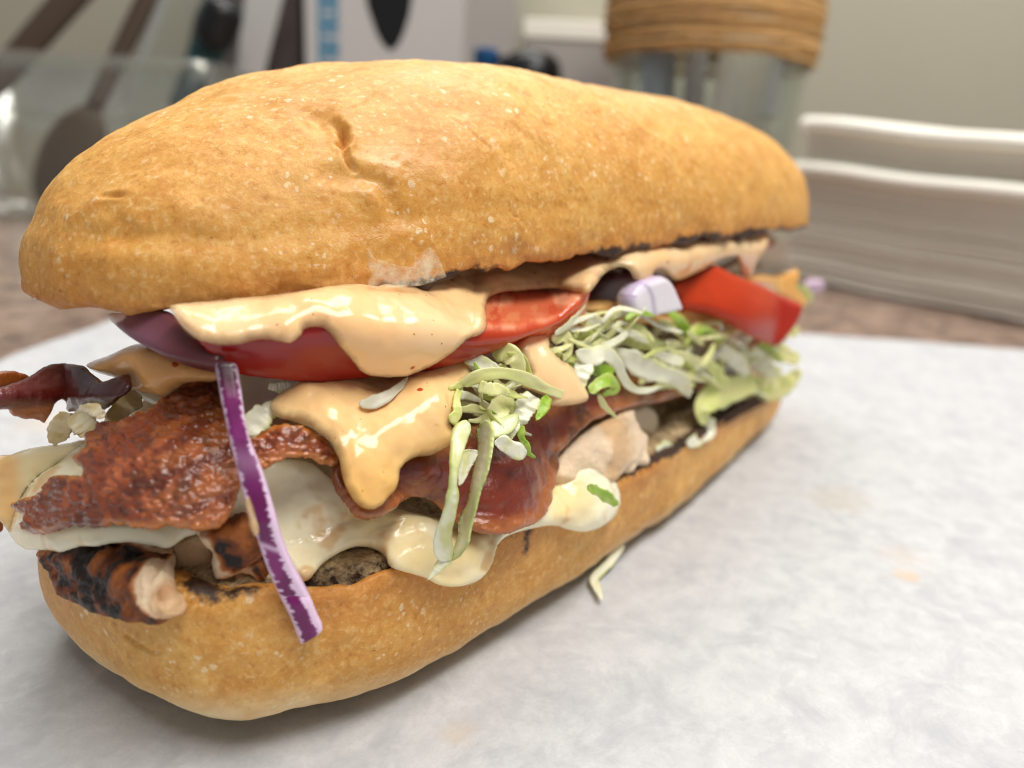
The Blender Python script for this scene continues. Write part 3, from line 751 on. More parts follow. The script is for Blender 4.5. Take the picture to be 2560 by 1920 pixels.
ch1 = blob('chicken_piece', cF((215, 592), (330, 590), (450, 560), (620, 530), (800, 520), (930, 540), (950, 640), (955, 740), (962, 830), (985, 885), (1004, 940), (935, 975), (880, 998), (760, 988), (620, 962), (520, 935), (440, 893), (350, 843), (322, 785), (292, 712), (250, 662)),
     [(*p, o) for p, o in zip(cF((220, 600), (330, 820), (520, 560), (600, 800), (780, 720), (880, 990), (940, 600), (1000, 930)), (.15, .3, .1, .42, .45, .40, .05, .15))], .12, .45, .14, M_chicken, 4,
     char_col(k1, 3), disp=lambda P, Q, d: .06*fbm(Q, 6, 4, 6)+.04*fbm(Q, 2, 3, 7), rough=3.5, rs=.05, front=(z_bot, .12))
tag(ch1, 'grilled chicken chunk with a blackened face at the near end of the roll', 'chicken')
ch1b = blob('chicken_piece', cF((880, 540), (1000, 520), (1130, 520), (1165, 600), (1160, 680), (1100, 735), (1030, 790), (965, 850), (940, 800), (930, 660)), .0, .12, .6, .2, M_chicken, 5,
     lambda P, Q, d: mix(lin(236, 212, 176), lin(206, 172, 132), sstep(-.3, .6, fbm(Q, 2.5, 4, 9))), disp=lambda P, Q, d: .03*fbm(Q, 4, 3, 9))
tag(ch1b, 'pale chicken piece in shade between the charred chunk and the next one', 'chicken')
def k2(P):
    e = cF((1120, 500), (1170, 560), (1190, 640), (1165, 720)); x = np.interp(P[:, 1], e[:, 1], e[:, 0]); return .62*sstep(-6, 30, P[:, 0]-x)*sstep(1440, 1400, P[:, 1]-.0*P[:, 0])
ch2 = blob('chicken_piece', cF((1090, 500), (1200, 465), (1300, 430), (1420, 440), (1470, 600), (1440, 680), (1300, 735), (1182, 757), (1165, 722), (1152, 660), (1160, 600), (1110, 560)),
     .28, .14, .5, .14, M_chicken, 4, char_col(k2, 13), disp=lambda P, Q, d: .025*fbm(Q, 5, 4, 16), rough=2.5, front=(z_bot, .1))
tag(ch2, 'browned chicken chunk partly behind the purple onion strip', 'chicken')
ch3 = blob('chicken_piece', cE((150, 1660), (200, 1560), (260, 1480), (340, 1410), (430, 1340), (540, 1285), (650, 1240), (690, 1330), (750, 1400), (752, 1500), (765, 1560), (700, 1570), (660, 1610), (620, 1590), (580, 1660), (500, 1700), (350, 1720)),
     [(*p, o) for p, o in zip(cE((200, 1600), (430, 1340), (650, 1260), (750, 1540), (560, 1480), (500, 1690)), (.1, -.05, -.15, .0, .22, .25))], .12, .8, .2, M_chicken, 5,
     lambda P, Q, d: mix(lin(234, 208, 176), lin(214, 176, 132), sstep(-.1, .6, fbm(Q, 1.6, 4, 19))), disp=lambda P, Q, d: .07*fbm(Q, 1.8, 4, 18), rough=4, front=(z_bot, .1))
tag(ch3, 'pale chicken chunk above the right cheese drip', 'chicken')
ch4 = blob('chicken_piece', cE((620, 1260), (720, 1210), (800, 1250), (810, 1330), (770, 1400), (690, 1380), (640, 1330)), -.45, .1, 1.0, .15, M_chicken, 6, lin(200, 178, 148), rough=2)
tag(ch4, 'greyish chicken scrap beside the far lettuce curl', 'chicken')

# ---------------------------------------------------------------- cheese
def cheese_col(P, Q, d):
    c = mix(lin(246, 236, 204), lin(244, 220, 164), sstep(.0, .8, fbm(Q, .9, 3, 24)))
    return mix(c, lin(206, 152, 76), .6*sstep(.45, .9, fbm(Q, 2.2, 4, 25)))
cz1 = blob('cheese_slice', L2((-90, 770), (130, 690), (310, 635), (640, 590), (860, 545), (1100, 640), (1700, 900), (1843, 1100), (1843, 1380), (1700, 1450), (1550, 1545), (1400, 1525), (1200, 1495), (1000, 1505), (880, 1532), (740, 1532), (640, 1558), (560, 1587), (450, 1572), (330, 1564), (240, 1560), (160, 1512), (100, 1432), (30, 1332), (-60, 1200)),
     [(*p, o) for p, o in zip(L2((-60, 900), (0, 1300), (300, 640), (860, 560), (400, 900), (200, 1500), (700, 1500), (1300, 1480), (1800, 1350), (1500, 1000)), (.25, .42, -.3, -.55, .1, .5, .45, .3, .1, -.2))], .08, .14, .2, M_cheese, 5,
     lambda P, Q, d: mix(cheese_col(P, Q, d), lin(242, 198, 132), .8*sstep(70, 20, P[:, 0])), disp=lambda P, Q, d: .05*fbm(Q, 1.2, 3, 26)+.012*fbm(P*[.3, 1.2], .02, 2, 27))
tag(cz1, 'melted pale cheese fold sticking out at the near end under the bacon', 'cheese')
cz2 = blob('cheese_slice', cG((-240, 500), (-120, 400), (60, 150), (350, 110), (560, 250), (900, 380), (1300, 430), (1690, 260), (1740, 190), (1810, 150), (1880, 135), (1950, 160), (2010, 190), (2052, 240), (2072, 300), (2065, 370), (2030, 432), (1960, 480), (1880, 500), (1800, 490), (1740, 472), (1680, 470), (1560, 492), (1460, 525), (1405, 575), (1388, 630), (1362, 702), (1312, 760), (1240, 792), (1160, 802), (1080, 790), (1020, 758), (950, 735), (860, 705), (812, 652), (780, 592), (720, 567), (640, 572), (560, 602), (460, 662), (395, 730), (335, 745), (290, 700), (200, 600), (60, 560), (-100, 560), (-170, 545)),
     [(*p, o) for p, o in zip(cG((-200, 500), (60, 160), (350, 130), (340, 720), (560, 500), (700, 555), (900, 420), (1150, 780), (1300, 480), (1380, 600), (1560, 480), (1900, 200), (1900, 470), (2060, 320)), (.25, -.25, -.35, .30, .05, .12, .05, .62, .2, .45, .30, .2, .58, .32))], .10, .25, .2, M_cheese, 5, cheese_col,
     disp=lambda P, Q, d: .09*fbm(Q, 1.1, 3, 28)+.03*fbm(Q, 3, 3, 29), front=(z_bot, .10))
tag(cz2, 'melted white cheese running in two drips over the lower bun', 'cheese')

# ---------------------------------------------------------------- bacon
def bacA(P, Q, d):
    n1 = fbm(Q, .8, 3, 71); n2 = fbm(Q, 6.0, 3, 72)
    c = mix(lin(104, 47, 26), lin(136, 64, 33), sstep(-.5, .5, n1)); c = mix(c, lin(86, 34, 20), .55*sstep(.1, .6, fbm(Q, 2.6, 4, 73)))
    c = mix(c, lin(188, 104, 60), .6*sstep(.1, .7, n2)); c = mix(c, lin(206, 126, 50), .8*sstep(.09, .02, d)*sstep(-.2, .3, n1))
    c = mix(c, lin(190, 112, 54), .5*sstep(.25, .75, fbm((P @ np.array([[.9, .35], [-.35, .9]]))*[.35, 1.9], .012, 3, 78)))
    return mix(c, lin(58, 24, 16), .5*sstep(.25, .7, fbm(Q, 4.4, 3, 74)))
ba1 = blob('bacon_strip', cC((520, 1100), (560, 1070), (620, 1010), (730, 990), (860, 930), (980, 850), (1060, 780), (1150, 740), (1290, 710), (1420, 800), (1450, 950), (1480, 1090), (1560, 1040), (1680, 1000), (1800, 1010), (1900, 1060), (1960, 1130), (2000, 1190), (1990, 1245), (1900, 1232), (1830, 1195), (1700, 1195), (1600, 1240), (1500, 1290), (1420, 1380), (1380, 1500), (1290, 1610), (1150, 1620), (1020, 1600), (900, 1620), (800, 1610), (690, 1590), (560, 1610), (440, 1595), (330, 1630), (230, 1645), (150, 1620), (160, 1550), (90, 1490), (110, 1450), (190, 1430), (290, 1370), (340, 1310), (420, 1300), (500, 1310), (510, 1270), (455, 1220), (480, 1180), (520, 1140)),
     [(*p, o) for p, o in zip(cC((100, 1480), (230, 1640), (500, 1200), (520, 1100), (730, 1000), (1100, 760), (1300, 730), (900, 1600), (1290, 1600), (1000, 1200), (1480, 1120), (1700, 1010), (1750, 1190), (1990, 1200)), (.52, .62, .2, .0, -.25, -.8, -1.0, .75, .7, .35, .2, .18, .35, .25))], .07, .07, .08, M_bacon, 4, bacA,
     disp=lambda P, Q, d: .028*np.abs(fbm(Q, 5.5, 3, 75))+.05*fbm(Q, .8, 3, 76)+.022*noise(P*[1, 1.7], .075, 77), rough=5, rs=.06, front=(z_bot, .45))
tag(ba1, 'broad dark crisp bacon strip with a bumpy surface behind the onion', 'bacon')
def bacB(P, Q, d):
    n1 = fbm(Q, 1.3, 4, 81); lean = mix(lin(100, 33, 19), lin(126, 47, 24), sstep(-.4, .5, n1))
    fat = mix(lin(172, 102, 54), lin(134, 74, 38), sstep(-.2, .6, fbm(Q, 3.5, 3, 82)))
    e = cD((280, 1330), (380, 1400), (480, 1500), (560, 1490), (650, 1430), (760, 1360), (880, 1370), (980, 1450), (1100, 1530), (1300, 1600), (1450, 1560), (1530, 1460), (1560, 1300), (1600, 1150), (1700, 1060), (1900, 950), (2200, 850), (2700, 720))
    dd = dist_poly(P, e, closed=False); y = np.interp(P[:, 0], e[:, 0], e[:, 1])
    k = np.maximum(sstep(.34, .10, d+.12*n1), sstep(1330, 1420, P[:, 0])*sstep(-16, 26, P[:, 1]-y+12*n1)*sstep(1050, 980, P[:, 1]))
    c = mix(lean, fat, np.clip(k, 0, 1)*.9)
    return mix(c, lin(58, 26, 16), .6*sstep(.35, .8, fbm(Q, 2.2, 4, 83)))
ba2 = blob('bacon_strip', cat(cD((330, 1180), (302, 1290), (325, 1385), (380, 1460), (430, 1530), (480, 1560), (560, 1556), (640, 1522), (720, 1464), (790, 1424), (860, 1440), (920, 1472), (980, 1530), (1060, 1590), (1150, 1632), (1250, 1648), (1330, 1650), (1420, 1622), (1500, 1590), (1560, 1540), (1600, 1480), (1615, 1400), (1640, 1300), (1652, 1230), (1645, 1175), (1722, 1095), (1842, 985), (1982, 930), (2122, 890), (2272, 868), (2422, 818), (2600, 770), (2720, 720)),
     cD((2700, 660), (2472, 640), (2242, 680), (2062, 660), (1900, 740), (1700, 830), (1500, 900), (1300, 960), (1100, 1020), (900, 1080), (700, 1120), (500, 1150))),
     [(*p, o) for p, o in zip(cD((310, 1300), (340, 1190), (480, 1545), (560, 1300), (650, 1480), (800, 1430), (760, 1200), (860, 1270), (980, 1520), (1000, 1200), (1200, 1620), (1400, 1610), (1600, 1420), (1640, 1210), (1350, 1250), (1400, 1000), (1850, 960), (2000, 780), (2650, 720), (2300, 760)),
      (.30, .10, .58, .25, .50, .22, .25, .42, .32, .25, .72, .85, .50, .12, .50, -.1, .02, -.30, -.6, -.35))], .06, .06, .08, M_bacon_s, 4, bacB,
     disp=lambda P, Q, d: .045*fbm(Q, 1.8, 3, 84)+.035*np.abs(fbm(Q, 5, 3, 85))*sstep(.4, .05, d)+.02*fbm(P*[.6, 1.8], .012, 2, 86), rough=2.5, rs=.06, front=(z_bot, .35))
tag(ba2, 'glossy reddish wavy bacon strip with a folded lobe below the lettuce', 'bacon')
def bacC(P, Q, d):
    e = L1((0, 1640), (150, 1600), (300, 1610), (430, 1570), (640, 1540), (760, 1490), (1000, 1500), (1350, 1400)); y = np.interp(P[:, 0], e[:, 0], e[:, 1]); n1 = fbm(Q, 2, 4, 91)
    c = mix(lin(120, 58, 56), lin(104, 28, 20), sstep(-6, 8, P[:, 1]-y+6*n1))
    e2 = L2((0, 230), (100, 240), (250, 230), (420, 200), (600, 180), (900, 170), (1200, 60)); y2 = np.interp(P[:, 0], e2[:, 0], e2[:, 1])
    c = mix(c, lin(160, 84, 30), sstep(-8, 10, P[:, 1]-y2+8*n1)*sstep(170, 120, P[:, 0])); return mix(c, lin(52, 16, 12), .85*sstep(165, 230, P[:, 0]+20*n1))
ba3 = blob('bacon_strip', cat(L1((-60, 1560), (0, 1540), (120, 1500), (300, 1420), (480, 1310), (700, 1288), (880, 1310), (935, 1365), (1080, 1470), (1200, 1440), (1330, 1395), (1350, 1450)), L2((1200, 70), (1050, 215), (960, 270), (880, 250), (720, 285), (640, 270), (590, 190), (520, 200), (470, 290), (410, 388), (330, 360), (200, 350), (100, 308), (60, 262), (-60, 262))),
     lambda P: hull_depth(P, np.full(len(P), -.35))+np.interp(P[:, 1], [900, 990, 1060], [.35, -.25, .1]), .07, .07, .1, M_bacon_s, 4, bacC, disp=lambda P, Q, d: .03*fbm(Q, 2.2, 4, 92), rough=2)
tag(ba3, 'twisted dark red bacon end poking out at the left edge', 'bacon')
ba4 = blob('bacon_strip', L1((-60, 1400), (0, 1362), (120, 1358), (220, 1378), (300, 1420), (200, 1500), (80, 1540), (-60, 1560)), lambda P: hull_depth(P, np.full(len(P), -.6))+.7, .06, .06, .1, M_bacon_s, 4,
     lambda P, Q, d: mix(lin(156, 82, 28), lin(96, 44, 18), sstep(-.2, .5, fbm(Q, 2.5, 3, 95))), rough=2)
tag(ba4, 'small orange brown bacon edge behind the twisted bacon end', 'bacon')
ba5 = blob('bacon_strip', L2((-70, 1230), (0, 1250), (25, 1310), (30, 1370), (0, 1400), (-70, 1420)), lambda P: hull_depth(P, np.full(len(P), -.2))+.5, .06, .06, .1, M_bacon_s, 4, lin(150, 84, 48), rough=1.5)
tag(ba5, 'tiny bacon tip behind the cheese fold at the left edge', 'bacon')

def mat_film():
    m = Mat('sauce_film'); p = m.pos(); n = m.noise(p, 5, 4, .6)
    sh = m.bsdf(color=m.attr('Col'), rough=.12, spec=.6, sss=.3, sscale=.1, normal=m.bump(n, .5, .05))
    tr = m.n('ShaderNodeBsdfTransparent', {}).outputs[0]
    return m.done(m.n('ShaderNodeMixShader', {0: m.ramp(n, (.42, .04), (.72, .5)), 1: tr, 2: sh}).outputs[0])
M_film = mat_film()

# ---------------------------------------------------------------- sauce
SA = lin(247, 207, 158)
def sauce_col(P, Q, d): return mix(SA, lin(245, 198, 142), sstep(-.3, .5, fbm(Q, .7, 3, 101)))
sa1 = blob('sauce_pool', cat(cD((-640, 300), (-629, 345), (-580, 420), (-500, 490), (-380, 525), (-240, 525), (-120, 492), (-20, 505), (60, 515), (118, 470), (150, 430), (225, 418), (285, 448), (340, 520), (400, 590), (450, 650), (492, 692), (560, 713), (650, 717), (760, 705), (850, 670), (940, 620), (1030, 560), (1110, 492), (1190, 462), (1226, 420), (1226, 375), (1220, 320), (1230, 262), (1262, 230), (1340, 210), (1500, 195), (1620, 190), (1750, 206), (1830, 216), (1872, 170), (1902, 125), (1940, 92), (1990, 70), (2042, 68), (2082, 98), (2105, 150), (2150, 168), (2195, 145), (2212, 98), (2252, 83), (2302, 118), (2332, 148), (2382, 138), (2462, 98), (2552, 53), (2622, 18), (2700, 10), (2725, 100), (2760, 130), (2795, 110), (2830, 30), (2880, -40)),
     cD((2900, -130), (2622, -140), (2222, -110), (1852, -60), (1522, 0), (1100, 60), (700, 110), (300, 180), (0, 230), (-400, 270))),
     ridge_depth(.24, 1.9, .55, .09, right=.32), .10, .08, .24, M_sauce, 5, sauce_col, disp=lambda P, Q, d: .05*fbm(Q, 1.1, 3, 102)+.012*fbm(Q, 4, 2, 103), rough=2.0, rs=.02)
tag(sa1, 'thick orange sauce dripping over the tomato below the top bun', 'sauce')
sa2 = blob('sauce_pool', cD((-60, 880), (40, 790), (160, 740), (300, 700), (480, 690), (700, 650), (900, 620), (1040, 600), (1110, 640), (1130, 715), (1080, 770), (1052, 800), (1042, 900), (1052, 940), (1000, 985), (1032, 1040), (1022, 1110), (980, 1142), (900, 1180), (820, 1192), (750, 1220), (712, 1260), (700, 1330), (682, 1390), (642, 1432), (600, 1480), (540, 1502), (490, 1490), (440, 1450), (400, 1390), (372, 1310), (352, 1230), (330, 1160), (290, 1090), (220, 1040), (150, 1000), (60, 970), (-20, 950)),
     [(*p, o) for p, o in zip(cD((-60, 900), (160, 750), (480, 700), (900, 640), (1100, 700), (300, 900), (560, 900), (760, 860), (920, 800), (1000, 1000), (850, 1150), (420, 1100), (540, 1480), (560, 1300), (690, 1330), (620, 1050)), (-.1, -.55, -.55, -.45, -.1, .05, -.12, .02, .12, .42, .50, .38, .78, .66, .6, .42))], .10, .10, .22, M_sauce, 5,
     lambda P, Q, d: mix(lin(246, 204, 144), lin(245, 192, 114), sstep(1050, 1250, P[:, 1])), disp=lambda P, Q, d: .11*fbm(Q, 1.25, 2, 105)*sstep(1220, 1080, P[:, 1])+.03*fbm(Q, 3, 3, 106), rough=2.0, rs=.02)
tag(sa2, 'orange sauce tongue running down over the folded bacon', 'sauce')
sa3 = blob('sauce_pool', cD((1385, 560), (1420, 500), (1500, 455), (1590, 490), (1605, 560), (1660, 615), (1720, 650), (1762, 720), (1802, 780), (1822, 842), (1790, 872), (1650, 892), (1560, 872), (1590, 842), (1500, 802), (1425, 762), (1480, 702), (1440, 640)),
     [(*p, o) for p, o in zip(cD((1390, 560), (1500, 460), (1600, 560), (1500, 700), (1800, 830), (1650, 800), (1570, 870)), (-.2, -.35, .05, .1, .38, .32, .3))], .1, .12, .14, M_sauce, 5, lin(247, 208, 156), disp=lambda P, Q, d: .05*fbm(Q, 1.6, 2, 107))
tag(sa3, 'orange sauce dollop clinging to the middle of the lettuce', 'sauce')
sa4 = blob('sauce_pool', cE((250, 640), (480, 590), (700, 620), (850, 670), (960, 640), (1080, 640), (1220, 690), (1260, 770), (1150, 830), (1000, 765), (800, 745), (600, 740), (420, 690)), -.5, .1, .2, .2, M_sauce, 6, lin(240, 188, 118), disp=lambda P, Q, d: .05*fbm(Q, 1.3, 2, 108))
tag(sa4, 'sauce film under the small diced onion and the far tomato', 'sauce')
sa5 = blob('sauce_pool', cE((1300, 470), (1420, 440), (1520, 445), (1640, 405), (1655, 470), (1640, 510), (1695, 585), (1685, 640), (1600, 600), (1480, 540), (1380, 500)), -.35, .1, .2, .2, M_sauce, 6, lin(244, 186, 104))
tag(sa5, 'sauce dab on top of the far tomato wedge', 'sauce')
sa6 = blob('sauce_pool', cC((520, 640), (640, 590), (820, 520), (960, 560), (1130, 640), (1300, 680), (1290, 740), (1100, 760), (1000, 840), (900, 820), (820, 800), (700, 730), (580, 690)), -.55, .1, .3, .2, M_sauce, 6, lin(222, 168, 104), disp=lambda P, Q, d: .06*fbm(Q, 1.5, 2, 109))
tag(sa6, 'shaded sauce smear over lettuce under the left end of the tomato', 'sauce')
on_top = lambda gap: (lambda P: z_top(P)-gap)
sm1 = blob('sauce_smear', cat(cD((525, -30), (560, 10), (620, 30), (690, 50), (750, 60), (800, 30), (830, -10), (858, -40), (900, -50), (935, 0), (952, 40), (976, 100), (988, 126), (940, 142), (850, 172), (700, 188), (560, 194), (520, 162), (538, 110), (522, 60))),
     lambda P: np.minimum(z_top(P), 30)*0+tps([(*p, float(z)) for p, z in zip(cD((540, 0), (740, 60), (930, 20), (560, 150), (980, 120)), z_top(cD((540, -20), (740, 20), (930, -20), (560, 60), (980, 40))))])(P)-.10, .06, .05, .07, M_film, 4, lin(244, 232, 204), disp=lambda P, Q, d: .02*fbm(Q, 4, 3, 111))
tag(sm1, 'pale translucent sauce smear on the lower edge of the top bun', 'sauce')

# ---------------------------------------------------------------- onions
def strip_uv(P, Lf, Rt):
    xl = np.interp(P[:, 1], Lf[:, 1], Lf[:, 0]); xr = np.interp(P[:, 1], Rt[:, 1], Rt[:, 0]); return (P[:, 0]-xl)/np.maximum(xr-xl, 1)
O_L = cat(cC((1280, 640), (1292, 760), (1310, 860), (1330, 950), (1360, 1090)), cF((1290, 150), (1340, 350), (1400, 530), (1450, 680), (1520, 840), (1580, 960), (1632, 1092)))
O_R = cat(cC((1395, 640), (1425, 760), (1440, 860), (1452, 950), (1485, 1090)), cF((1440, 180), (1500, 380), (1540, 520), (1600, 670), (1680, 820), (1730, 940), (1757, 1000)))
def onion_col(P, Q, d):
    u = strip_uv(P, O_L, O_R); j = .10*fbm(P*[.5, 2.4], .06, 3, 121); v = (P[:, 1]-900)/700
    lo = .10+j; hi = np.interp(P[:, 1], [900, 1150, 1350, 1480, 1620], [.92, .86, .66, .60, .80])+j
    k = sstep(lo-.02, lo+.07, u)*sstep(hi+.03, hi-.06, u)
    gap = np.exp(-((P[:, 1]-1362-30*(u-.5))/7)**2)*.7; band = .2*np.exp(-((P[:, 1]-1150)/34)**2)
    k = k*(1-np.clip(gap+band, 0, 1))
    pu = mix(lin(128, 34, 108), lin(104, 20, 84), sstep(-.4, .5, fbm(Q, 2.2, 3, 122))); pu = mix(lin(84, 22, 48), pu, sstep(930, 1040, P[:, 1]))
    return mix(lin(228, 200, 226), pu, k)*(.35+.65*sstep(915, 1010, P[:, 1]))[:, None]  # top end darkened to paint in the shade under the tomato
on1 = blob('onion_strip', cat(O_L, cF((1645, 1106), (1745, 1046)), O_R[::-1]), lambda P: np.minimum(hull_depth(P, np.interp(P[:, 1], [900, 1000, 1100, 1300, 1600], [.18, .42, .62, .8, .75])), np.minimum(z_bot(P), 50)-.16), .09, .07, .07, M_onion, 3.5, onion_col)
tag(on1, 'long purple onion strip hanging down the front over the bottom bun', 'onion')
os_ = blob('sauce_drop', cF((1345, 305), (1372, 335), (1395, 400), (1418, 470), (1412, 515), (1388, 525), (1368, 490), (1352, 420), (1338, 350)), lambda P: np.minimum(hull_depth(P, np.full(len(P), .80)), np.minimum(z_bot(P), 50)-.16)-.07, .06, .04, .06, M_sauce, 3.5, lin(240, 196, 140))
tag(os_, 'drop of sauce running down the left side of the onion strip', 'sauce')
os2 = blob('sauce_drop', cC((1330, 740), (1360, 790), (1350, 840), (1315, 850), (1300, 800)), lambda P: hull_depth(P, np.full(len(P), .22)), .05, .04, .06, M_sauce, 3.5, lin(222, 176, 124))
tag(os2, 'drop of sauce at the top of the onion strip', 'sauce')
on2 = blob('onion_ring', cC((640, 352), (760, 330), (900, 318), (1010, 335), (1090, 420), (1210, 510), (1330, 565), (1300, 650), (1180, 640), (1050, 610), (930, 570), (800, 500), (700, 425)),
     [(*p, o) for p, o in zip(cC((650, 360), (1000, 340), (930, 560), (1300, 610)), (-.6, -.45, -.1, .02))], .06, .25, .1, M_onion, 5,
     lambda P, Q, d: mix(mix(lin(126, 82, 100), lin(96, 46, 50), sstep(330, 470, P[:, 0])), lin(232, 222, 226), sstep(.1, .4, .4*fbm(P*[1, 1.6], .014, 3, 124)+1.2*sstep(830, 795, P[:, 1])*sstep(370, 310, P[:, 0])-.6)))
tag(on2, 'purple onion slice under the left end of the top bun', 'onion')
def dice_col(P, Q, d):
    e = cE((700, 480), (740, 560), (760, 700)); x = np.interp(P[:, 1], e[:, 1], e[:, 0]); k = np.exp(-((P[:, 0]-x)/5)**2)
    return mix(mix(lin(234, 228, 234), lin(130, 100, 150), .6*k), lin(176, 150, 200), .6*sstep(.06, .0, d))
on3 = blob('diced_onion', cE((640, 570), (700, 490), (760, 465), (830, 450), (880, 492), (912, 560), (942, 640), (900, 662), (800, 682), (745, 700), (692, 690), (640, 650)), -.02, .14, .3, .1, M_onion, 5, dice_col)
tag(on3, 'small white and lilac diced onion piece between the two tomatoes', 'onion')
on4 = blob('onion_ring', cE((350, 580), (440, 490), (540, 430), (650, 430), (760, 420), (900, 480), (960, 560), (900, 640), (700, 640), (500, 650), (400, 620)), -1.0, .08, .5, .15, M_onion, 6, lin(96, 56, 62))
tag(on4, 'dark onion ring deep in the shade behind the diced onion', 'onion')
on5 = blob('onion_bit', cE((1670, 500), (1720, 470), (1790, 475), (1805, 520), (1760, 550), (1690, 545)), lambda P: np.full(len(P), 27.0), .15, .3, .2, M_onion, 6, lin(196, 168, 190))
tag(on5, 'blurred lilac onion bit at the far end of the sandwich', 'onion')

# ---------------------------------------------------------------- lettuce
def leaf_col(kind, seed):
    W_, Y_, G_, B_ = lin(245, 244, 218), lin(236, 233, 168), lin(214, 221, 130), lin(158, 198, 52)
    def f(t, s, q):
        n = fbm(np.stack([t*3+seed, s*.8+seed*1.7], -1), 1.2, 3, seed); e = np.abs(s)
        if kind == 'w': c = mix(W_, Y_, .55*sstep(.2, 1.1, e*.7+.6*n)); return mix(c, G_, .55*sstep(.65, 1.1, e+.35*n))
        if kind == 'y': return mix(Y_, mix(W_, G_, sstep(-.4, .4, n)), .55*sstep(-.2, .8, n+e*.3))
        if kind == 'g': return mix(G_, Y_, .6*sstep(-.2, .6, n))
        if kind == 'b': return mix(B_, G_, .5*sstep(-.1, .7, n+.3*e))
        if kind == 'c': return mix(lin(236, 224, 190), lin(222, 202, 152), sstep(-.3, .5, n))
        return np.broadcast_to(lin(214, 212, 190), (len(t), 3))
    return f
LG = 'shredded lettuce strands of the filling'
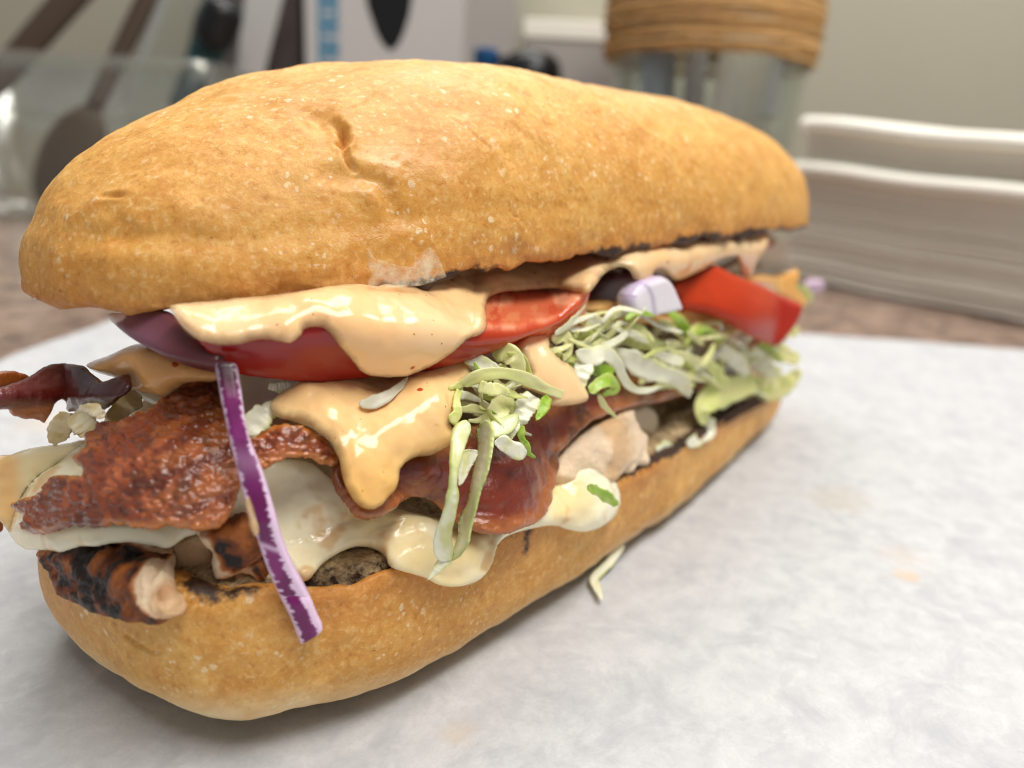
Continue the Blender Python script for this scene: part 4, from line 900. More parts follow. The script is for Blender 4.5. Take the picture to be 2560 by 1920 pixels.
named = [   # crop, points, widths (crop px), offs, kind, label, twist
 (cG, [(1140, 640), (1095, 680), (1060, 725), (1022, 762)], (70, 50, 34, 10), (.98, .98), 'w', 'thin white torn lettuce tip at the end of the dangling strands', (0, 30)),
 (cD, [(1080, 770), (1140, 725), (1240, 700), (1340, 695), (1440, 720), (1540, 770), (1640, 810), (1720, 840)], (60, 70, 64, 60, 62, 60, 50, 40), (.2, .35, .4, .42, .4, .4), 'y', 'yellow green lettuce arch running to the sauce dollop', (-15, 10)),
 (cD, [(1070, 780), (1048, 850), (1050, 930), (1010, 985)], (50, 46, 60, 70), (.15, .45, .55), 'g', 'green lettuce edge beside the orange sauce tongue', (20, 30)),
 (cD, [(1180, 770), (1250, 790), (1310, 790), (1360, 815)], (60, 66, 56, 40), (.45, .5), 'y', 'short sauce coated lettuce stub in the clump', (0, 25)),
 (cD, [(1380, 830), (1320, 880), (1270, 960), (1245, 1030), (1265, 1085)], (70, 110, 110, 90, 60), (.2, .4, .5), 'y', 'pale green lettuce shred above the red bacon', (10, -10)),
 (cD, [(1500, 825), (1460, 880), (1435, 940), (1425, 1000)], (90, 120, 110, 80), (.3, .45), 'w', 'glassy white lettuce piece under the sauce dollop', (-10, 20)),
 (cD, [(1590, 835), (1565, 880), (1545, 925), (1515, 975)], (60, 70, 50, 10), (.42, .5), 'b', 'bright green lettuce point under the sauce dollop', (20, 0)),
 (cD, [(1440, 1005), (1428, 1060), (1455, 1120), (1475, 1170), (1515, 1195)], (26, 44, 40, 34, 12), (.55, .6), 'b', 'thin bright green lettuce thread on the red bacon', (30, -20)),
 (cD, [(1410, 980), (1365, 1050), (1310, 1110)], (40, 70, 60), (.5, .5), 'w', 'greyish lettuce flake edge above the bacon', (0, 0)),
 (cD, [(1090, 610), (1180, 630), (1260, 660), (1300, 700)], (50, 76, 70, 50), (-.1, .15), 'w', 'white lettuce shred just below the tomato', (15, 0)),
 (cD, [(1260, 590), (1330, 575), (1390, 610), (1420, 690), (1440, 760)], (80, 110, 100, 90, 60), (-.1, .2, .3), 'y', 'olive green lettuce shred left of the sauce dollop', (0, 20)),
 (cD, [(1610, 500), (1690, 480), (1710, 560), (1670, 620)], (60, 70, 60, 40), (-.1, .05), 'y', 'yellow lettuce curl at the top of the sauce dollop', (0, 40)),
 (cE, [(170, 680), (300, 690), (430, 715), (570, 755)], (50, 66, 72, 60), (-.35, -.2), 'w', 'long pale lettuce strip under the onion dice', (10, -10)),
 (cE, [(180, 770), (280, 810), (380, 800), (490, 825)], (70, 90, 84, 60), (-.2, -.05), 'g', 'light green lettuce shred right of the sauce dollop', (0, 15)),
 (cE, [(635, 785), (570, 835), (490, 870), (400, 880), (330, 860)], (44, 40, 44, 42, 30), (.15, .1, 0), 'w', 'narrow white curled lettuce shred right of the dollop', (20, -20)),
 (cE, [(330, 900), (420, 930), (490, 905), (560, 950), (605, 1040), (650, 1105), (730, 1130), (840, 1108)], (60, 120, 110, 84, 56, 50, 46, 24), (.1, .2, .25, .3, .3, .25), 'w', 'broad white lettuce shred trailing into a long thread', (0, 25, -20)),
 (cE, [(420, 920), (375, 1000), (350, 1080), (345, 1140)], (100, 130, 110, 60), (.15, .25), 'w', 'white lettuce leaf body beside the sauce dollop tip', (10, 0)),
 (cE, [(420, 1000), (490, 1010), (560, 1000)], (50, 80, 50), (.05, .05), 'b', 'dark green lettuce shred in the gap above the bacon', (0, 0)),
 (cE, [(410, 1140), (470, 1090), (530, 1070), (565, 1120), (480, 1150)], (40, 74, 80, 64, 30), (.3, .35, .3), 'b', 'vivid green lettuce curl above the bacon strip', (0, 35)),
 (cE, [(465, 1150), (500, 1220), (540, 1260), (575, 1295)], (30, 34, 30, 14), (.3, .3), 'y', 'thin pale lettuce thread hanging over the bacon strip', (0, 0)),
 (cE, [(620, 830), (740, 845), (870, 880)], (60, 96, 60), (-.2, -.15), 'g', 'green lettuce shred below the diced onion', (0, 10)),
 (cE, [(560, 890), (680, 960), (820, 1025), (940, 1070), (1000, 1170)], (60, 120, 130, 130, 70), (.0, .1, .15), 'w', 'broad pale lettuce shred ending in a ragged tip', (10, -15)),
 (cE, [(780, 900), (880, 940), (970, 962)], (40, 70, 40), (.05, .1), 'w', 'short white lettuce shred above the broad pale one', (0, 20)),
 (cE, [(870, 905), (980, 930), (1080, 965), (1130, 905), (1150, 850)], (40, 56, 56, 44, 30), (-.05, .1, .05), 'y', 'yellow green hooked lettuce shred below the far tomato', (0, -20)),
 (cE, [(1110, 960), (1160, 1020), (1225, 1100)], (50, 80, 50), (.05, .1), 'g', 'light green lettuce shred slanting down at the far end', (0, 20)),
 (cE, [(1265, 630), (1275, 730), (1210, 810), (1130, 880)], (30, 66, 70, 50), (-.05, -.1), 'y', 'upright yellowish lettuce shred in front of the far tomato', (20, 0)),
 (cE, [(1390, 1080), (1270, 1120), (1150, 1160), (1080, 1240), (1100, 1330)], (90, 150, 160, 130, 70), (-.15, .0, .15), 'g', 'large pale green lettuce curl spilling onto the lower bun', (0, 20)),
 (cE, [(1125, 1290), (1120, 1370), (1060, 1420), (985, 1442)], (60, 72, 80, 60), (.15, .2), 'w', 'whitish lettuce stub on the charred edge of the bun', (0, 15)),
 (cE, [(810, 1490), (870, 1480), (940, 1510)], (60, 96, 50), (.1, .1), 'w', 'loose lettuce bit lying on the toasted crumb', (0, 0)),
 (cE, [(1170, 880), (1280, 950), (1340, 1050)], (70, 110, 80), (-.25, -.15), 'w', 'pale lettuce shred below the tip of the far tomato', (0, 10)),
 (cE, [(1320, 850), (1410, 940), (1510, 1050)], (70, 110, 70), (-.3, -.2), 'w', 'faded lettuce shred under the far tomato corner', (15, 0)),
 (cE, [(1380, 850), (1520, 900), (1660, 950)], (60, 110, 80), (-.4, -.35), 'y', 'cream lettuce shred at the far right end', (0, 15)),
 (cE, [(1350, 1060), (1480, 1130), (1600, 1070), (1660, 1000)], (80, 120, 110, 60), (-.3, -.25), 'y', 'cream lettuce fold over the far end of the lower bun', (0, -15)),
 (cE, [(1480, 840), (1580, 790), (1660, 770)], (50, 80, 50), (-.5, -.4), 'y', 'yellowish lettuce end behind the far tomato', (0, 0)),
 (cC, [(640, 1010), (700, 940), (760, 870), (840, 830)], (70, 110, 120, 90), (-.2, -.5, -.8), 'c', 'cream lettuce shred slanting up behind the dark bacon', (0, 15)),
 (cC, [(470, 905), (540, 905), (620, 955)], (36, 66, 50), (.0, -.1), 'c', 'bright white lettuce bit below the twisted bacon', (0, 0)),
 (cC, [(400, 930), (360, 1010), (340, 1110)], (60, 110, 90), (-.1, -.1), 'c', 'cream lettuce piece above the cheese fold', (0, 20)),
 (cC, [(430, 940), (500, 1000), (540, 1060)], (70, 120, 110), (-.15, -.2), 'c', 'creamy lettuce piece left of the dark bacon', (0, -10)),
 (cC, [(1470, 1060), (1540, 960), (1620, 900), (1690, 830)], (80, 120, 110, 50), (.05, -.1, -.3), 'w', 'white lettuce shred right of the onion strip top', (0, 15)),
 (cC, [(1590, 770), (1660, 780), (1740, 770)], (40, 60, 40), (-.35, -.35), 'w', 'white lettuce scrap under the tomato edge', (0, 0)),
 (cD, [(470, 880), (560, 865), (650, 820), (720, 760), (760, 715)], (30, 70, 60, 40, 16), (.15, .1, -.1), 'd', 'grey translucent lettuce edge poking out of the sauce', (10, 30)),
 (cH, [(272, 690), (215, 770), (150, 835), (160, 880), (182, 935)], (30, 36, 34, 36, 14), None, 'w', 'thin lettuce thread on the paper beside the bottom bun', (0, 20)),
 (cD, [(1825, 1365), (1910, 1410), (2000, 1475)], (40, 64, 40), (.85, .85), 'b', 'small bright green lettuce bit stuck to the cheese drip', (0, 0)),
]
def leafblob(outline, spec, label, wcol, ecol, seed, th=.022):
    def c(P, Q, d):
        n = fbm(P*[1.6, .6], .03, 3, seed); k = sstep(.07, .0, d+.02*n)
        return mix(mix(lin(245, 245, 222), lin(236, 234, 184), sstep(-.1, .6, n)), ecol, np.clip(.75*k*wcol(P)+.25*sstep(.3, .8, n), 0, 1))
    o = blob('lettuce_shred', outline, spec, th*.7, th*.7, .03, M_lettuce, 3.5, c, disp=lambda P, Q, d: .03*fbm(P*[1.5, .4], .014, 2, seed+1)+.004*noise(P, .09, seed+2), rough=1.3, rs=.05, seed=seed)
    tag(o, label, 'lettuce', LG)
GE = lin(206, 220, 118)
leafblob(cG((1160, -60), (1225, -110), (1262, -60), (1236, 20), (1215, 80), (1196, 160), (1184, 240), (1196, 300), (1182, 380), (1168, 450), (1156, 520), (1166, 640), (1112, 668), (1070, 642), (1055, 570), (1070, 480), (1104, 400), (1124, 310), (1140, 220), (1142, 130), (1146, 40)),
     [(*p, o) for p, o in zip(cG((1200, -90), (1170, 100), (1160, 280), (1110, 480), (1100, 640)), (.62, .95, 1.08, 1.05, 1.0))], 'left dangling lettuce strand hanging over the bacon lobe', lambda P: sstep(1330, 1240, P[:, 1]), GE, 301)
leafblob(cG((1290, -60), (1340, -110), (1390, -60), (1378, 60), (1362, 150), (1336, 230), (1312, 300), (1292, 380), (1270, 470), (1250, 560), (1215, 620), (1180, 652), (1150, 660), (1165, 600), (1185, 520), (1195, 430), (1230, 360), (1252, 280), (1262, 200), (1280, 120), (1296, 40)),
     [(*p, o) for p, o in zip(cG((1340, -90), (1330, 100), (1290, 280), (1230, 480), (1170, 640)), (.66, 1.0, 1.14, 1.1, 1.04))], 'right dangling lettuce strand with a pale green edge', lambda P: 1+0*P[:, 0], GE, 311)
leafblob(cG((1215, 60), (1255, 50), (1300, 60), (1290, 110), (1262, 150), (1240, 200), (1215, 240), (1192, 250), (1190, 190), (1200, 120)), [(*p, o) for p, o in zip(cG((1250, 60), (1290, 80), (1200, 230)), (.9, .92, 1.0))], 'translucent lettuce sliver between the two dangling strands', lambda P: 0*P[:, 0], GE, 321)
leafblob(cD((1240, 985), (1330, 950), (1400, 930), (1420, 960), (1390, 1030), (1330, 1070), (1262, 1085), (1235, 1050)), [(*p, o) for p, o in zip(cD((1240, 1000), (1410, 950), (1300, 1080)), (.5, .5, .66))], 'flat pale green lettuce patch above the red bacon', lambda P: 1+0*P[:, 0], GE, 341)
leafblob(cD((1268, 1100), (1330, 1060), (1380, 1090), (1430, 1110), (1462, 1160), (1440, 1205), (1390, 1210), (1340, 1175), (1290, 1140)), .72, 'clear lettuce flake lying on the red bacon lobe', lambda P: 0*P[:, 0], GE, 351)
for i, (cr, pts, ws, offs, kd, label, tw) in enumerate(named):
    path = cr(*pts); k = {id(cE): 2.37, id(cD): 2.37, id(cC): 2.37, id(cG): 2.183, id(cH): 1.728}[id(cr)]
    wsrc = np.array(ws, float)/k*(1.0 if cr is cE else 1.12)
    if offs is None:
        spec = lambda P: np.where(True, ((0.10-K.pos[2])/K.ray(P)[:, 2]), 0)-np.linspace(1.0, 0, len(P))**2*.35
    else: spec = offs
    o = ribbon('lettuce_shred', path, wsrc, spec, M_lettuce, th=.016, col=leaf_col(kd, i+1), twist=tw, cup=.10, ruffle=.12, seed=i+1)
    tag(o, label, 'lettuce', LG)
# a second, denser layer of short cut shreds just behind the front ones
rg = np.random.default_rng(11)
zones = [(cE, (150, 690, 900, 1000), 44, (-.35, .12)), (cE, (850, 760, 1570, 1140), 46, (-.45, .05)), (cD, (1080, 640, 1480, 1000), 30, (-.2, .42)), (cC, (330, 880, 640, 1080), 4, (-.5, -.2))]
places = ['below the diced onion', 'below the far tomato', 'in the middle clump', 'above the cheese fold']
ONES = 'first second third fourth fifth sixth seventh eighth ninth tenth eleventh twelfth thirteenth fourteenth fifteenth sixteenth seventeenth eighteenth nineteenth'.split()
def ordinal(n): return ONES[n-1] if n < 20 else (('twentieth', 'thirtieth', 'fortieth', 'fiftieth')[n//10-2] if n % 10 == 0 else ('twenty', 'thirty', 'forty', 'fifty')[n//10-2]+'-'+ONES[n % 10-1])
for zi, (cr, (x0, y0, x1, y1), cnt, (o0, o1)) in enumerate(zones):
    row = []
    for i in range(cnt):
        a = rg.uniform(-1.0, 1.0); Ln = rg.uniform(120, 300); c0 = np.array([rg.uniform(x0, x1), rg.uniform(y0, y1)]); dv = np.array([math.cos(a), math.sin(a)])*Ln*.5; pv = np.array([-dv[1], dv[0]])*rg.uniform(-.5, .5)
        path = cr(c0-dv, c0-dv*.3+pv, c0+dv*.4+pv*.7, c0+dv); w_ = rg.uniform(26, 58)/2.37
        kd_ = ('w', 'y', 'w', 'g', 'w', 'y', 'w', 'y', 'w', 'y', 'g', 'b')[int(rg.integers(0, 12))] if zi < 3 else 'c'
        of = rg.uniform(o0, o1); o = ribbon('lettuce_shred', path, np.array((.6, 1, 1, .6))*w_, (of, of+rg.uniform(-.15, .2)), M_lettuce, th=.014, col=leaf_col(kd_, 500+zi*50+i), twist=(rg.uniform(-50, 50), rg.uniform(-80, 80)), seed=500+zi*50+i, n=24, m=5, cup=.12, ruffle=.1)
        row.append((c0[0], {'w': 'whitish', 'y': 'yellowish', 'g': 'light green', 'b': 'bright green', 'c': 'cream'}[kd_], o))
    for k_, (_, cw, o) in enumerate(sorted(row, key=lambda q: q[0])):
        tag(o, f'{cw} cut lettuce shred packed {places[zi]}, {ordinal(k_+1)} of them from the left', 'lettuce', 'lettuce shreds packed '+places[zi])
# strands packed deeper in the filling, glimpsed between the others
rg = np.random.default_rng(5)
for i in range(30):
    x = rg.uniform(-8.2, 8.8); y = rg.uniform(-3.35, -.3); z = rg.uniform(3.3, 4.7)
    if x < -4: y = rg.uniform(-2.6, .6); z = rg.uniform(3.4, 4.9)
    a = rg.uniform(0, 2*np.pi); Lh = rg.uniform(.6, 1.5); dirv = np.array([math.cos(a), math.sin(a)*.7, rg.uniform(-.25, .25)])
    c0 = np.array([x, y, z]); bend = rg.normal(size=3)*.22
    p3 = [c0-dirv*Lh, c0-dirv*Lh*.3+bend, c0+dirv*Lh*.4-bend*.6, c0+dirv*Lh]
    p3 = rotz(np.array(p3), .05)
    p3 = np.array(p3); p3[:, 1] = np.maximum(p3[:, 1], -3.55)
    o = ribbon('lettuce_shred', None, (.18, .34, .36, .2), rg.normal(size=3)+np.array([0, -.6, .8]), M_lettuce, th=.04, col=leaf_col(('w', 'w', 'y', 'g', 'w')[i % 5], 200+i), twist=(0, rg.uniform(-60, 60)), seed=200+i, n=16, m=5, pts3=p3)
    tag(o, 'pale shredded lettuce strand packed inside the filling', 'lettuce', 'lettuce strands packed inside the filling')

# ---------------------------------------------------------------- layers inside the roll
def lump(name, c, r, mat, col, seed, e=.6, amp=.12):
    nu, nv = 36, 20; u = np.linspace(0, 2*np.pi, nu, endpoint=False); v = np.linspace(-np.pi/2+.05, np.pi/2-.05, nv)
    sp = lambda x: np.sign(x)*np.abs(x)**e
    D_ = np.stack([sp(np.cos(u))[:, None]*sp(np.cos(v))[None], sp(np.sin(u))[:, None]*sp(np.cos(v))[None], np.ones(nu)[:, None]*sp(np.sin(v))[None]], -1).reshape(-1, 3)
    V = D_*r; V = V*(1+amp*fbm(V+seed*3.3, .9, 3, seed))[:, None]+c; V = rotz(V, .05)
    cc = mix(col, np.asarray(col)*.72, sstep(-.3, .6, fbm(V, 1.8, 3, seed+1)))
    return mesh_obj(name, V, grid_faces(nu, nv, True), mat, col=cc, origin=V.mean(0))
for i in range(8):
    o = lump('chicken_piece', np.array([-7.9+2.2*i, -.85+.2*math.sin(i*2.1), 2.75]), np.array([1.15, 1.75, .72]), M_chicken, CH, 400+i)
    tag(o, 'pale chicken chunk buried deep inside the filling', 'chicken', 'chicken chunks deep inside the filling')
for i, x in enumerate((-5.4, .9, 6.3)):  # unseen slices added to stop light leaking in from behind
    o = lump('tomato_slice', np.array([x, -.75, 5.0+(.12 if i else -.05)]), np.array([2.7, 2.3, .30]), M_tomato, lin(184, 52, 34), 420+i, e=.8, amp=.05)
    tag(o, ('added tomato slice hidden under the near half of the top bun', 'added tomato slice hidden under the middle of the top bun', 'added tomato slice hidden under the far end of the top bun')[i], 'tomato')
for i, x in enumerate((-4.6, 4.4)):  # unseen slabs added to block light inside the roll
    o = lump('cheese_slice', np.array([x, -.8, 3.62]), np.array([4.3, 2.5, .14]), M_cheese, lin(232, 222, 186), 430+i, e=.5, amp=.05)
    tag(o, ('cheese slice added unseen inside the near half of the roll', 'cheese slice added unseen inside the far half of the roll')[i], 'cheese')

# ================================================================ things behind the sandwich
def clear(name, tint, rough=.04, haze=0.0):
    m = Mat(name); fr = m.n('ShaderNodeFresnel', {'IOR': 1.45}).outputs[0]
    tr = m.n('ShaderNodeBsdfTransparent', {'Color': (*tint, 1)}).outputs[0]; gl = m.n('ShaderNodeBsdfGlossy', {'Color': (1, 1, 1, 1), 'Roughness': rough}).outputs[0]
    fr = m.math('MULTIPLY', fr, .4)
    sh = m.n('ShaderNodeMixShader', {0: fr, 1: tr, 2: gl}).outputs[0]
    if haze: sh = m.n('ShaderNodeMixShader', {0: haze, 1: sh, 2: m.n('ShaderNodeBsdfDiffuse', {'Color': (.8, .8, .78, 1)}).outputs[0]}).outputs[0]
    return m.done(sh)
def plain(name, color, rough=.5, spec=.4, var=.06, scale=.8, metal=0.0, trans=0.0, ior=1.45):
    m = Mat(name); p = m.pos(); n = m.noise(p, scale, 4, .6); k = m.math('ADD', m.math('MULTIPLY', n, 2*var), 1-var)
    c = m.mixc(1.0, (*color, 1), m.n('ShaderNodeCombineColor', {0: k, 1: k, 2: k}).outputs[0], 'MULTIPLY')
    return m.done(m.bsdf(color=c, rough=rough, spec=spec, metal=metal, trans=trans, ior=ior, normal=m.bump(m.noise(p, scale*6, 3), .1, .03)))
M_sheet = plain('napkin_paper', lin(238, 232, 221), .75, .2, .05, .5); M_sheet2 = plain('napkin_paper_top', lin(246, 242, 230), .7, .2, .03, .5)
M_twine = plain('jute_twine', lin(190, 150, 100), .9, .1, .5, 2.2); M_glass = clear('clear_glass', (.95, .975, .97))
M_plastic = clear('clear_plastic', (.92, .93, .90), .2, .06); M_wood = plain('dark_wood', lin(74, 60, 48), .45, .4, .2, 1.2)
M_steel = plain('brushed_steel', (.42, .42, .43), .32, .5, .08, 2, metal=1.0); M_white = plain('white_card', lin(196, 193, 190), .55, .3, .02)
M_teal = plain('teal_print', lin(28, 128, 165), .5, .3, .04); M_black = plain('black_plastic', lin(16, 16, 17), .35, .5, .05)
M_tealbottle = plain('teal_bottle', lin(30, 78, 86), .2, .5, .1, .6); M_dark = plain('dark_panel', lin(104, 95, 92), .6, .3, .05); M_blue = plain('blue_cap', lin(22, 74, 120), .4, .4, .04)
M_grey = plain('grey_card', lin(170, 164, 160), .6, .3, .03)
M_sheets = [M_sheet, plain('napkin_paper_grey', lin(222, 216, 204), .75, .2, .05, .5), plain('napkin_paper_cream', lin(243, 236, 222), .75, .2, .05, .5)]
def wpt(px, f): return K.at_plane(np.atleast_2d(px), fh, K.pos @ fh+f)
def lat(px, f): return float((wpt(px, f)[0]-K.pos) @ rh)
GZ = -.06
def frame_box(name, f, r0, r1, depth, h, mat, parent=None, z0=GZ, bev=.15, yaw=0.0):
    w = r1-r0; V, Fc = box_mesh((0, depth/2, h/2), (w, depth, h), bev)
    ax, ay = rh*math.cos(yaw)+fh*math.sin(yaw), fh*math.cos(yaw)-rh*math.sin(yaw)
    base = K.pos*[1, 1, 0]+fh*f+rh*(r0+r1)/2+np.array([0, 0, z0])
    Vw = base+V[:, :1]*ax+V[:, 1:2]*ay+V[:, 2:]*np.array([0, 0, 1.0])
    return mesh_obj(name, Vw, Fc, mat, parent, smooth=False, origin=None if parent else base), base, ax, ay
def sweep(name, P3, rad, mat, parent=None, n=14, flat=1.0, closed=False, origin=None):
    P3 = np.asarray(P3, float); rad = np.broadcast_to(np.asarray(rad, float), (len(P3),)); T = np.gradient(P3, axis=0)
    if closed: T = np.roll(P3, -1, 0)-np.roll(P3, 1, 0)
    T /= np.linalg.norm(T, axis=1, keepdims=True); ref = np.array([0, 0, 1.0]) if closed else fh
    B = np.cross(T, ref); B /= np.linalg.norm(B, axis=1, keepdims=True); N = np.cross(B, T); a = np.linspace(0, 2*np.pi, n, endpoint=False)
    V = P3[:, None]+rad[:, None, None]*(np.cos(a)[None, :, None]*B[:, None]+flat*np.sin(a)[None, :, None]*N[:, None]); L = len(P3); F = []
    for i in range(L if closed else L-1):
        for j in range(n): F.append((i*n+j, i*n+(j+1) % n, ((i+1) % L)*n+(j+1) % n, ((i+1) % L)*n+j))
    if not closed: F += [tuple(range(n))[::-1], tuple(range((L-1)*n, L*n))]
    return mesh_obj(name, V.reshape(-1, 3), F, mat, parent, origin=origin)

# ---- two bundles of folded paper napkins ---------------------------------
gA, gB = K.at_plane(Fu((1690, 600), (2212, 700)), (0, 0, 1), 0.0)
ud = (gB-gA)/np.linalg.norm(gB-gA); nd = np.array([-ud[1], ud[0], 0.0]); nd *= np.sign(nd @ fh); Ls = np.linalg.norm(gB-gA)+9
def sheet_mesh(zl0, zl1, zr0, zr1, dep, setb, seed, rnd):
    ns = 26; t = np.linspace(0, 1, ns); prof = []
    for a in np.linspace(-np.pi/2, np.pi/2, 7): prof.append((-math.cos(a)*rnd, .5+.5*math.sin(a)))
    prof = np.array([(dep, 0)]+prof+[(dep, 1)])
    wob = .05*noise(np.stack([t*4, t*0+seed], -1), 1, seed)
    z0 = zl0+(zr0-zl0)*t; z1 = zl1+(zr1-zl1)*t; wz = .10*np.sin(t*7+1.2)*(zl1/10)+.05*np.sin(t*15)
    V = gA+ud*(t[:, None, None]*Ls)+nd*(prof[None, :, :1]+setb+wob[:, None, None])+np.array([0, 0, 1])*(z0[:, None]+(z1-z0)[:, None]*prof[None, :, 1]+wz[:, None])[..., None]
    k = len(prof); F = []
    for i in range(ns-1):
        for j in range(k): F.append((i*k+j, (i+1)*k+j, (i+1)*k+(j+1) % k, i*k+(j+1) % k))
    F += [tuple(range(k))[::-1], tuple(range((ns-1)*k, ns*k))]
    return V.reshape(-1, 3), F
def bundle(label, zl, zr, n, top, setb, seed):
    root = empty('napkin_stack', gA+nd*5+np.array([0, 0, zl[0]])); tag(root, label, 'napkins', 'stacked paper napkins')
    fr = 1-top/(zl[1]-zl[0]); rg = np.random.default_rng(seed); e = np.linspace(0, fr, n+1)
    e[1:-1] += rg.uniform(-.3, .3, n-1)*fr/n
    for i in range(n):
        a, b = e[i], e[i+1]
        V, F = sheet_mesh(zl[0]+(zl[1]-zl[0])*a, zl[0]+(zl[1]-zl[0])*b-.012, zr[0]+(zr[1]-zr[0])*a, zr[0]+(zr[1]-zr[0])*b-.012, 19, setb+rg.uniform(0, .28), seed+i, .07)
        mesh_obj('napkin', V, F, M_sheets[i*7 % 3], root)
    V, F = sheet_mesh(zl[0]+(zl[1]-zl[0])*fr, zl[1], zr[0]+(zr[1]-zr[0])*fr, zr[1], 19, setb-.15, seed+90, top*.9)
    o = mesh_obj('top_napkin', V, F, M_sheet2, root)  # whiter paper paints in the light caught by the fold
sl = lambda y: 0
bundle('thick lower bundle of cream paper napkins on the counter at right', (GZ, 7.55), (GZ, 6.55), 34, .95, 0.0, 3)
bundle('thin upper bundle of paper napkins lying on the thicker one', (7.6, 10.3), (6.6, 8.7), 9, 1.0, .5, 40)

# ---- glass jar wrapped with twine ----------------------------------------
f = 64.0; jc = floor_pt(f, lat(Fu((1530, 120))[0], f), GZ); jr = 7.4
root = empty('glass_jar', jc); tag(root, 'glass jar wrapped with brown jute twine behind the napkins', 'jar')
prof = [(.2, .1), (5.4, .1), (5.9, .5), (6.3, 3), (6.9, 8), (7.3, 14), (7.4, 20), (7.3, 26), (7.0, 26.1), (7.0, 20), (6.9, 14), (6.5, 8), (5.9, 3), (5.4, 1.0), (.2, .9)]
a = np.linspace(0, 2*np.pi, 64, endpoint=False); pr_ = np.array(prof)
V = np.stack([jc[0]+pr_[None, :, 0]*np.cos(a)[:, None], jc[1]+pr_[None, :, 0]*np.sin(a)[:, None], jc[2]+pr_[None, :, 1]+0*a[:, None]], -1).reshape(-1, 3)
mesh_obj('glass_body', V, grid_faces(64, len(prof), True), M_glass, root)
rg = np.random.default_rng(3)
zb = float(wpt(Fu((1530, 112)), f-7.6)[0][2])
for i in range(30):
    z = zb+.18+i*.34; rr = 7.45+.28+rg.uniform(-.14, .14); tilt = rg.normal(size=2)*.008
    ring = np.stack([jc[0]+rr*np.cos(a), jc[1]+rr*np.sin(a), z+rr*(tilt[0]*np.cos(a)+tilt[1]*np.sin(a))+.05*np.sin(5*a+i*1.7)+.04*np.sin(11*a+i)], -1)
    sweep('twine_turn', ring, .19+rg.uniform(-.02, .02), M_twine, root, n=8, closed=True)
for i, (dx, col, lab, w_) in enumerate(((-3.8, M_steel, 'dark strip added for a reflection at the left inside the glass jar', 1.5), (-1.2, M_grey, 'brown grey strip added for a reflection in the middle of the glass jar', .9), (1.6, M_sheet2, 'pale leaning strip added for a reflection right of the middle in the glass jar', 1.25), (4.4, M_sheet2, 'white strip added for a reflection at the right side of the glass jar', 1.5))):  # strips added for the light and dark reflections of the glass
    c0 = jc+rh*dx*.75+np.array([0, 0, 1.4])-fh*(2.5-.6*abs(dx)); t = np.linspace(0, 1, 12)[:, None]
    o = sweep('reflection_strip', c0+t*(rh*dx*.45+np.array([0, 0, 26])), np.interp(t[:, 0], [0, 1], [w_, w_*.8]), col, n=12, flat=.5, origin=c0); tag(o, lab, 'utensil', 'reflection strips in the glass jar')

# ---- printed white carton --------------------------------------------------
f = 71.0; r0, r1 = lat(b2((335, 200))[0], f), lat(b2((1425, 200))[0], f)
root = empty('carton', floor_pt(f, (r0+r1)/2, GZ)); tag(root, 'white carton with teal lettering and a black printed shape', 'box')
bx, base, ax, ay = frame_box('carton_body', f, r0, r1, 9, 34, M_white, root, yaw=0)
def on_face(x, z, d=.0): return base+rh*x-fh*d+np.array([0, 0, z])
def face_poly(name, pts, mat, d=.03):
    P_ = np.array([on_face(x, z, d) for x, z in pts]+[on_face(x, z, -.005) for x, z in pts]); n = len(pts)
    F = [tuple(range(n)), tuple(range(n, 2*n))[::-1]]+[(i, i+n, (i+1) % n+n, (i+1) % n) for i in range(n)]
    mesh_obj(name, P_, F, mat, root, smooth=False)
def face_xy(px):
    q = wpt(px, f)[0]-base; return float(q @ rh), float(q[2])
xl, zt = face_xy(b2((415, -600))); xr_, zb_ = face_xy(b2((575, 440))); hh = .78; z = zb_-2; i = 0
rg = np.random.default_rng(8)
while z < zt:
    face_poly('letter_stroke', [(xl, z), (xl+.32, z), (xl+.32, z+hh), (xl, z+hh)], M_teal)
    for zz in ((0, .52), (0, .26, .52))[i % 2]:
        face_poly('letter_stroke', [(xl+.36, z+zz), (xr_, z+zz), (xr_, z+zz+.2), (xl+.36, z+zz+.2)], M_teal)
    if i % 3 == 0: face_poly('letter_stroke', [(xr_-.3, z+.22), (xr_, z+.22), (xr_, z+.50), (xr_-.3, z+.50)], M_teal)
    z += hh+.14; i += 1
dp = b2((760, -300), (755, -50), (770, 40), (800, 130), (835, 230), (880, 310), (930, 352), (985, 310), (1030, 210), (1065, 90), (1085, -50), (1080, -300))
face_poly('black_print', [face_xy(p) for p in dp[::-1]], M_black, .05)
# neighbour cartons and a dark canister
o, *_ = frame_box('carton', 76, lat(b2((1440, 100))[0], 76), lat(b2((1800, 100))[0], 76), 7, 33, M_grey); tag(o, 'plain grey carton standing right of the printed white carton', 'box')
f = 79.0; root = empty('carton', floor_pt(f, lat(b3((100, 200))[0], f), GZ)); tag(root, 'low white carton with a paler lid beside the twine jar', 'box')
zt = float(wpt(b3((100, 140)), f)[0][2]); zm = float(wpt(b3((100, 275)), f)[0][2]); r0, r1 = lat(b2((1850, 200))[0], f), lat(b3((520, 200))[0], f)
frame_box('carton_body', f+.2, r0+.15, r1-.15, 7, zm-GZ-.02, M_grey, root); frame_box('lid', f, r0, r1, 7.3, zt-zm, M_sheet2, root, z0=zm)
f = 66.0; zt = float(wpt(b2((1900, 350)), f)[0][2]); r0, r1 = lat(b2((1690, 400))[0], f), lat(b2((2125, 400))[0], f)
root = empty('canister', floor_pt(f, (r0+r1)/2, GZ)); tag(root, 'black rounded canister with a blue spot left of the twine jar', 'canister')
c0 = floor_pt(f, (r0+r1)/2, GZ); R_ = (r1-r0)/2
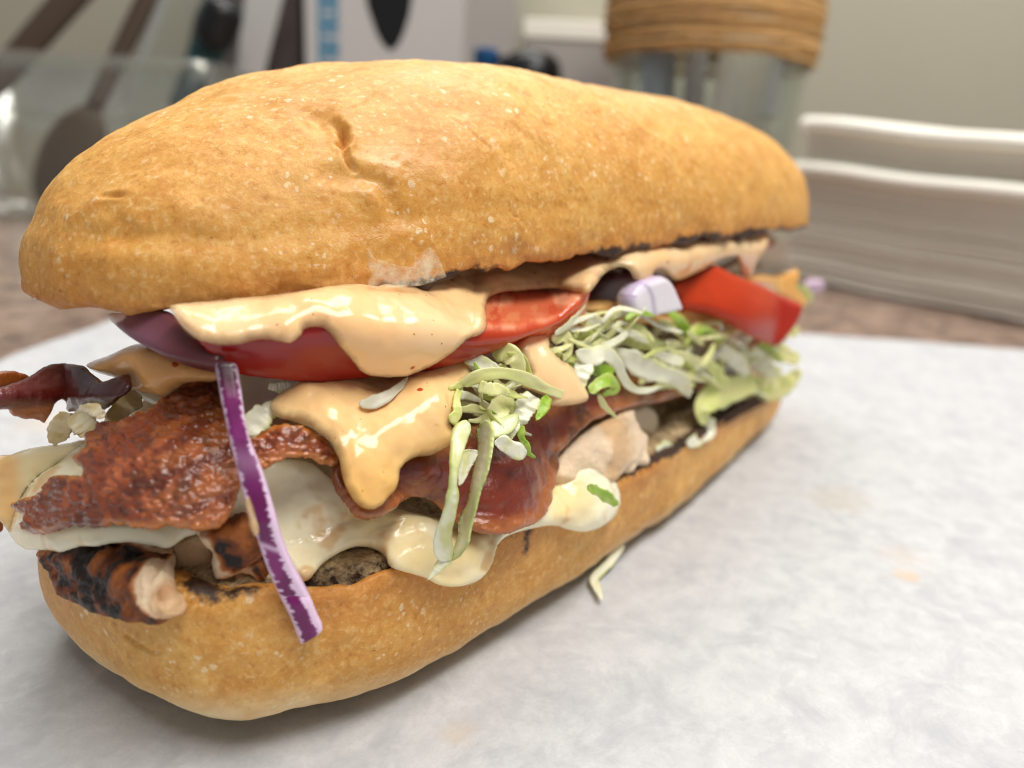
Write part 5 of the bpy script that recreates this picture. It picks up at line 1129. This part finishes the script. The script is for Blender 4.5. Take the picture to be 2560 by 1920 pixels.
pz = [(R_*.02, 0), (R_*.9, 0), (R_, .5), (R_, zt-GZ-2.0), (R_*.93, zt-GZ-.9), (R_*.7, zt-GZ-.25), (R_*.3, zt-GZ), (R_*.02, zt-GZ+.02)]; pz = np.array(pz); a = np.linspace(0, 2*np.pi, 48, endpoint=False)
V = np.stack([c0[0]+pz[None, :, 0]*np.cos(a)[:, None], c0[1]+pz[None, :, 0]*np.sin(a)[:, None], c0[2]+pz[None, :, 1]+0*a[:, None]], -1).reshape(-1, 3)
mesh_obj('body', V, grid_faces(48, len(pz), True), M_black, root)
bc = wpt(b2((1590, 400)), f)[0]; V, Fc = box_mesh(bc, (1.5, 1.5, 1.4), .25); mesh_obj('blue_button', V, Fc, M_blue, root)
V, Fc = box_mesh((bc+c0+np.array([0, 0, bc[2]]))*[.5, .5, .5]-np.array([0, 0, .15]), (1.6, 1.6, .6), .1); mesh_obj('bracket', V, Fc, M_black, root)

# ---- clear plastic bin with utensils --------------------------------------
f = 62.0; r0, r1 = lat(Fu((-260, 200))[0], f), lat(Fu((455, 200))[0], f); zr = float(wpt(Fu((200, 118)), f)[0][2]); zs = float(wpt(Fu((200, 246)), f)[0][2])
bc0 = floor_pt(f, (r0+r1)/2, GZ); root = empty('storage_bin', bc0); tag(root, 'clear plastic bin holding long utensils at the back left', 'bin')
def rrect(w, d, r, n=8):
    p = []
    for cxs, cys, a0 in ((1, 1, 0), (-1, 1, 90), (-1, -1, 180), (1, -1, 270)):
        for k in range(n): an = math.radians(a0+90*k/(n-1)); p.append((cxs*(w/2-r)+r*math.cos(an), cys*(d/2-r)+r*math.sin(an)))
    return np.array(p)
def lofted(name, rings, mat):
    V = []; n = None
    for w, d, z in rings:
        p = rrect(w, d, min(2.0, w/2.2)); n = len(p); V.append(bc0+p[:, :1]*rh+(p[:, 1:]+7)*fh+np.array([0, 0, z]))
    V = np.concatenate(V); F = []
    for i in range(len(rings)-1):
        for j in range(n): F.append((i*n+j, i*n+(j+1) % n, (i+1)*n+(j+1) % n, (i+1)*n+j))
    return mesh_obj(name, V, F, mat, root)
w = r1-r0; H_ = zr-GZ; st = zs-GZ
lofted('bin_wall', [(.3, .3, .35), (w-2.6, 11.4, .35), (w-2.2, 11.8, 1), (w-1.7, 12.3, st), (w-1.3, 12.7, st+.05), (w-.9, 13.1, H_), (w-.6, 13.4, H_), (w-1.0, 13.0, st), (w-1.4, 12.6, st-.3), (w-1.9, 12.1, .7), (w-2.3, 11.7, .1), (.3, .3, .1)], M_plastic)
lofted('bin_rim', [(w-.58, 13.42, H_-.9), (w+.2, 14.2, H_-.95), (w+.25, 14.25, H_-.1), (w, 14, H_+.05), (w-.58, 13.42, H_+.05), (w-.58, 13.42, H_-.9)], M_plastic)
lofted('bin_ledge', [(w-1.66, 12.34, st-.35), (w-1.0, 13.0, st-.3), (w-.95, 13.05, st), (w-1.6, 12.4, st+.04)], M_plastic)
def utensil(name, p0, p1, f0, f1, r_h, mat, label, bowl=None, bend=0):
    A_, B_ = wpt(p0, f0)[0], wpt(p1, f1)[0]; t = np.linspace(0, 1, 24)[:, None]; P_ = A_+(B_-A_)*t
    ro = empty(name, A_); tag(ro, label, 'utensil', 'utensils in the plastic bin')
    sweep('handle', P_, np.interp(t[:, 0], [0, .5, 1], [r_h*.85, r_h, r_h*1.1]), mat, ro, flat=.45)
    if bowl:
        L_, Wd = bowl; d_ = (A_-B_)/np.linalg.norm(A_-B_); tt = np.linspace(-.05, 1, 22); C_ = A_+d_*(tt[:, None]*L_)
        sweep('bowl', C_, Wd*np.sqrt(np.clip(1-(2*np.clip(tt, .02, .985)-1)**2, .02, 1)), mat, ro, flat=.28, n=18)
utensil('wooden_spoon', b1((-250, 820)), b1((700, -260)), 68, 72, 1.25, M_wood, 'dark brown wooden handle leaning across the top left corner')
utensil('serving_spoon', b1((650, 740)), b1((1130, -240)), 66, 69, .85, M_wood, 'dark wooden spoon with its bowl down in the plastic bin', bowl=(9.0, 2.35))
# ---- clear bottle with a teal label, leaning card and dark gap -------------
f = 68.0
ro = empty('bottle', wpt(b1((1180, 900)), f)[0]); tag(ro, 'clear plastic bottle with a dark teal label leaning by the bin', 'bottle')
A_, B_ = wpt(b1((1150, 900)), f)[0], wpt(b1((1560, -150)), f)[0]; t = np.linspace(0, 1, 30)[:, None]
sweep('bottle_body', A_+(B_-A_)*t-rh*1.9, np.interp(t[:, 0], [0, .05, .5, .8, 1], [1.5, 2.2, 2.4, 2.3, 1.6]), M_plastic, ro, n=24)
sweep('teal_core', A_+(B_-A_)*t[4:26]+rh*.7, np.interp(t[4:26, 0], [.1, .5, .7, .86], [1.2, 1.3, 1.7, 1.5]), M_tealbottle, ro, n=20)
C_ = wpt(b1((1510, 170)), f-2.5)[0]; tt = np.linspace(-1, 1, 14)[:, None]; ax_ = (B_-A_)/np.linalg.norm(B_-A_)
o = sweep('black_cap', C_+ax_*tt*2.0, 1.55*np.sqrt(np.clip(1.03-(tt[:, 0])**4, 0, 1)), M_black, ro, n=20)
q = [b1((1600, 700))[0], b1((1780, 700))[0], b1((2000, -200))[0], b1((1720, -200))[0]]; P_ = np.array([wpt(p, 72)[0] for p in q]+[wpt(p, 72.6)[0] for p in q])
o = mesh_obj('leaning_card', P_, [(0, 1, 2, 3), (7, 6, 5, 4), (0, 4, 5, 1), (1, 5, 6, 2), (2, 6, 7, 3), (3, 7, 4, 0)], M_white, smooth=False, origin=P_.mean(0)); tag(o, 'pale card leaning diagonally between bottle and white carton', 'card')
o, *_ = frame_box('dark_gap_fill', 77, lat(b1((1500, 300))[0], 77), lat(b2((300, 300))[0], 77), 6, 34, M_dark); tag(o, 'dark brown grey filler added for the dark gap left of the white carton', 'box')  # block added to give the gap its darkness
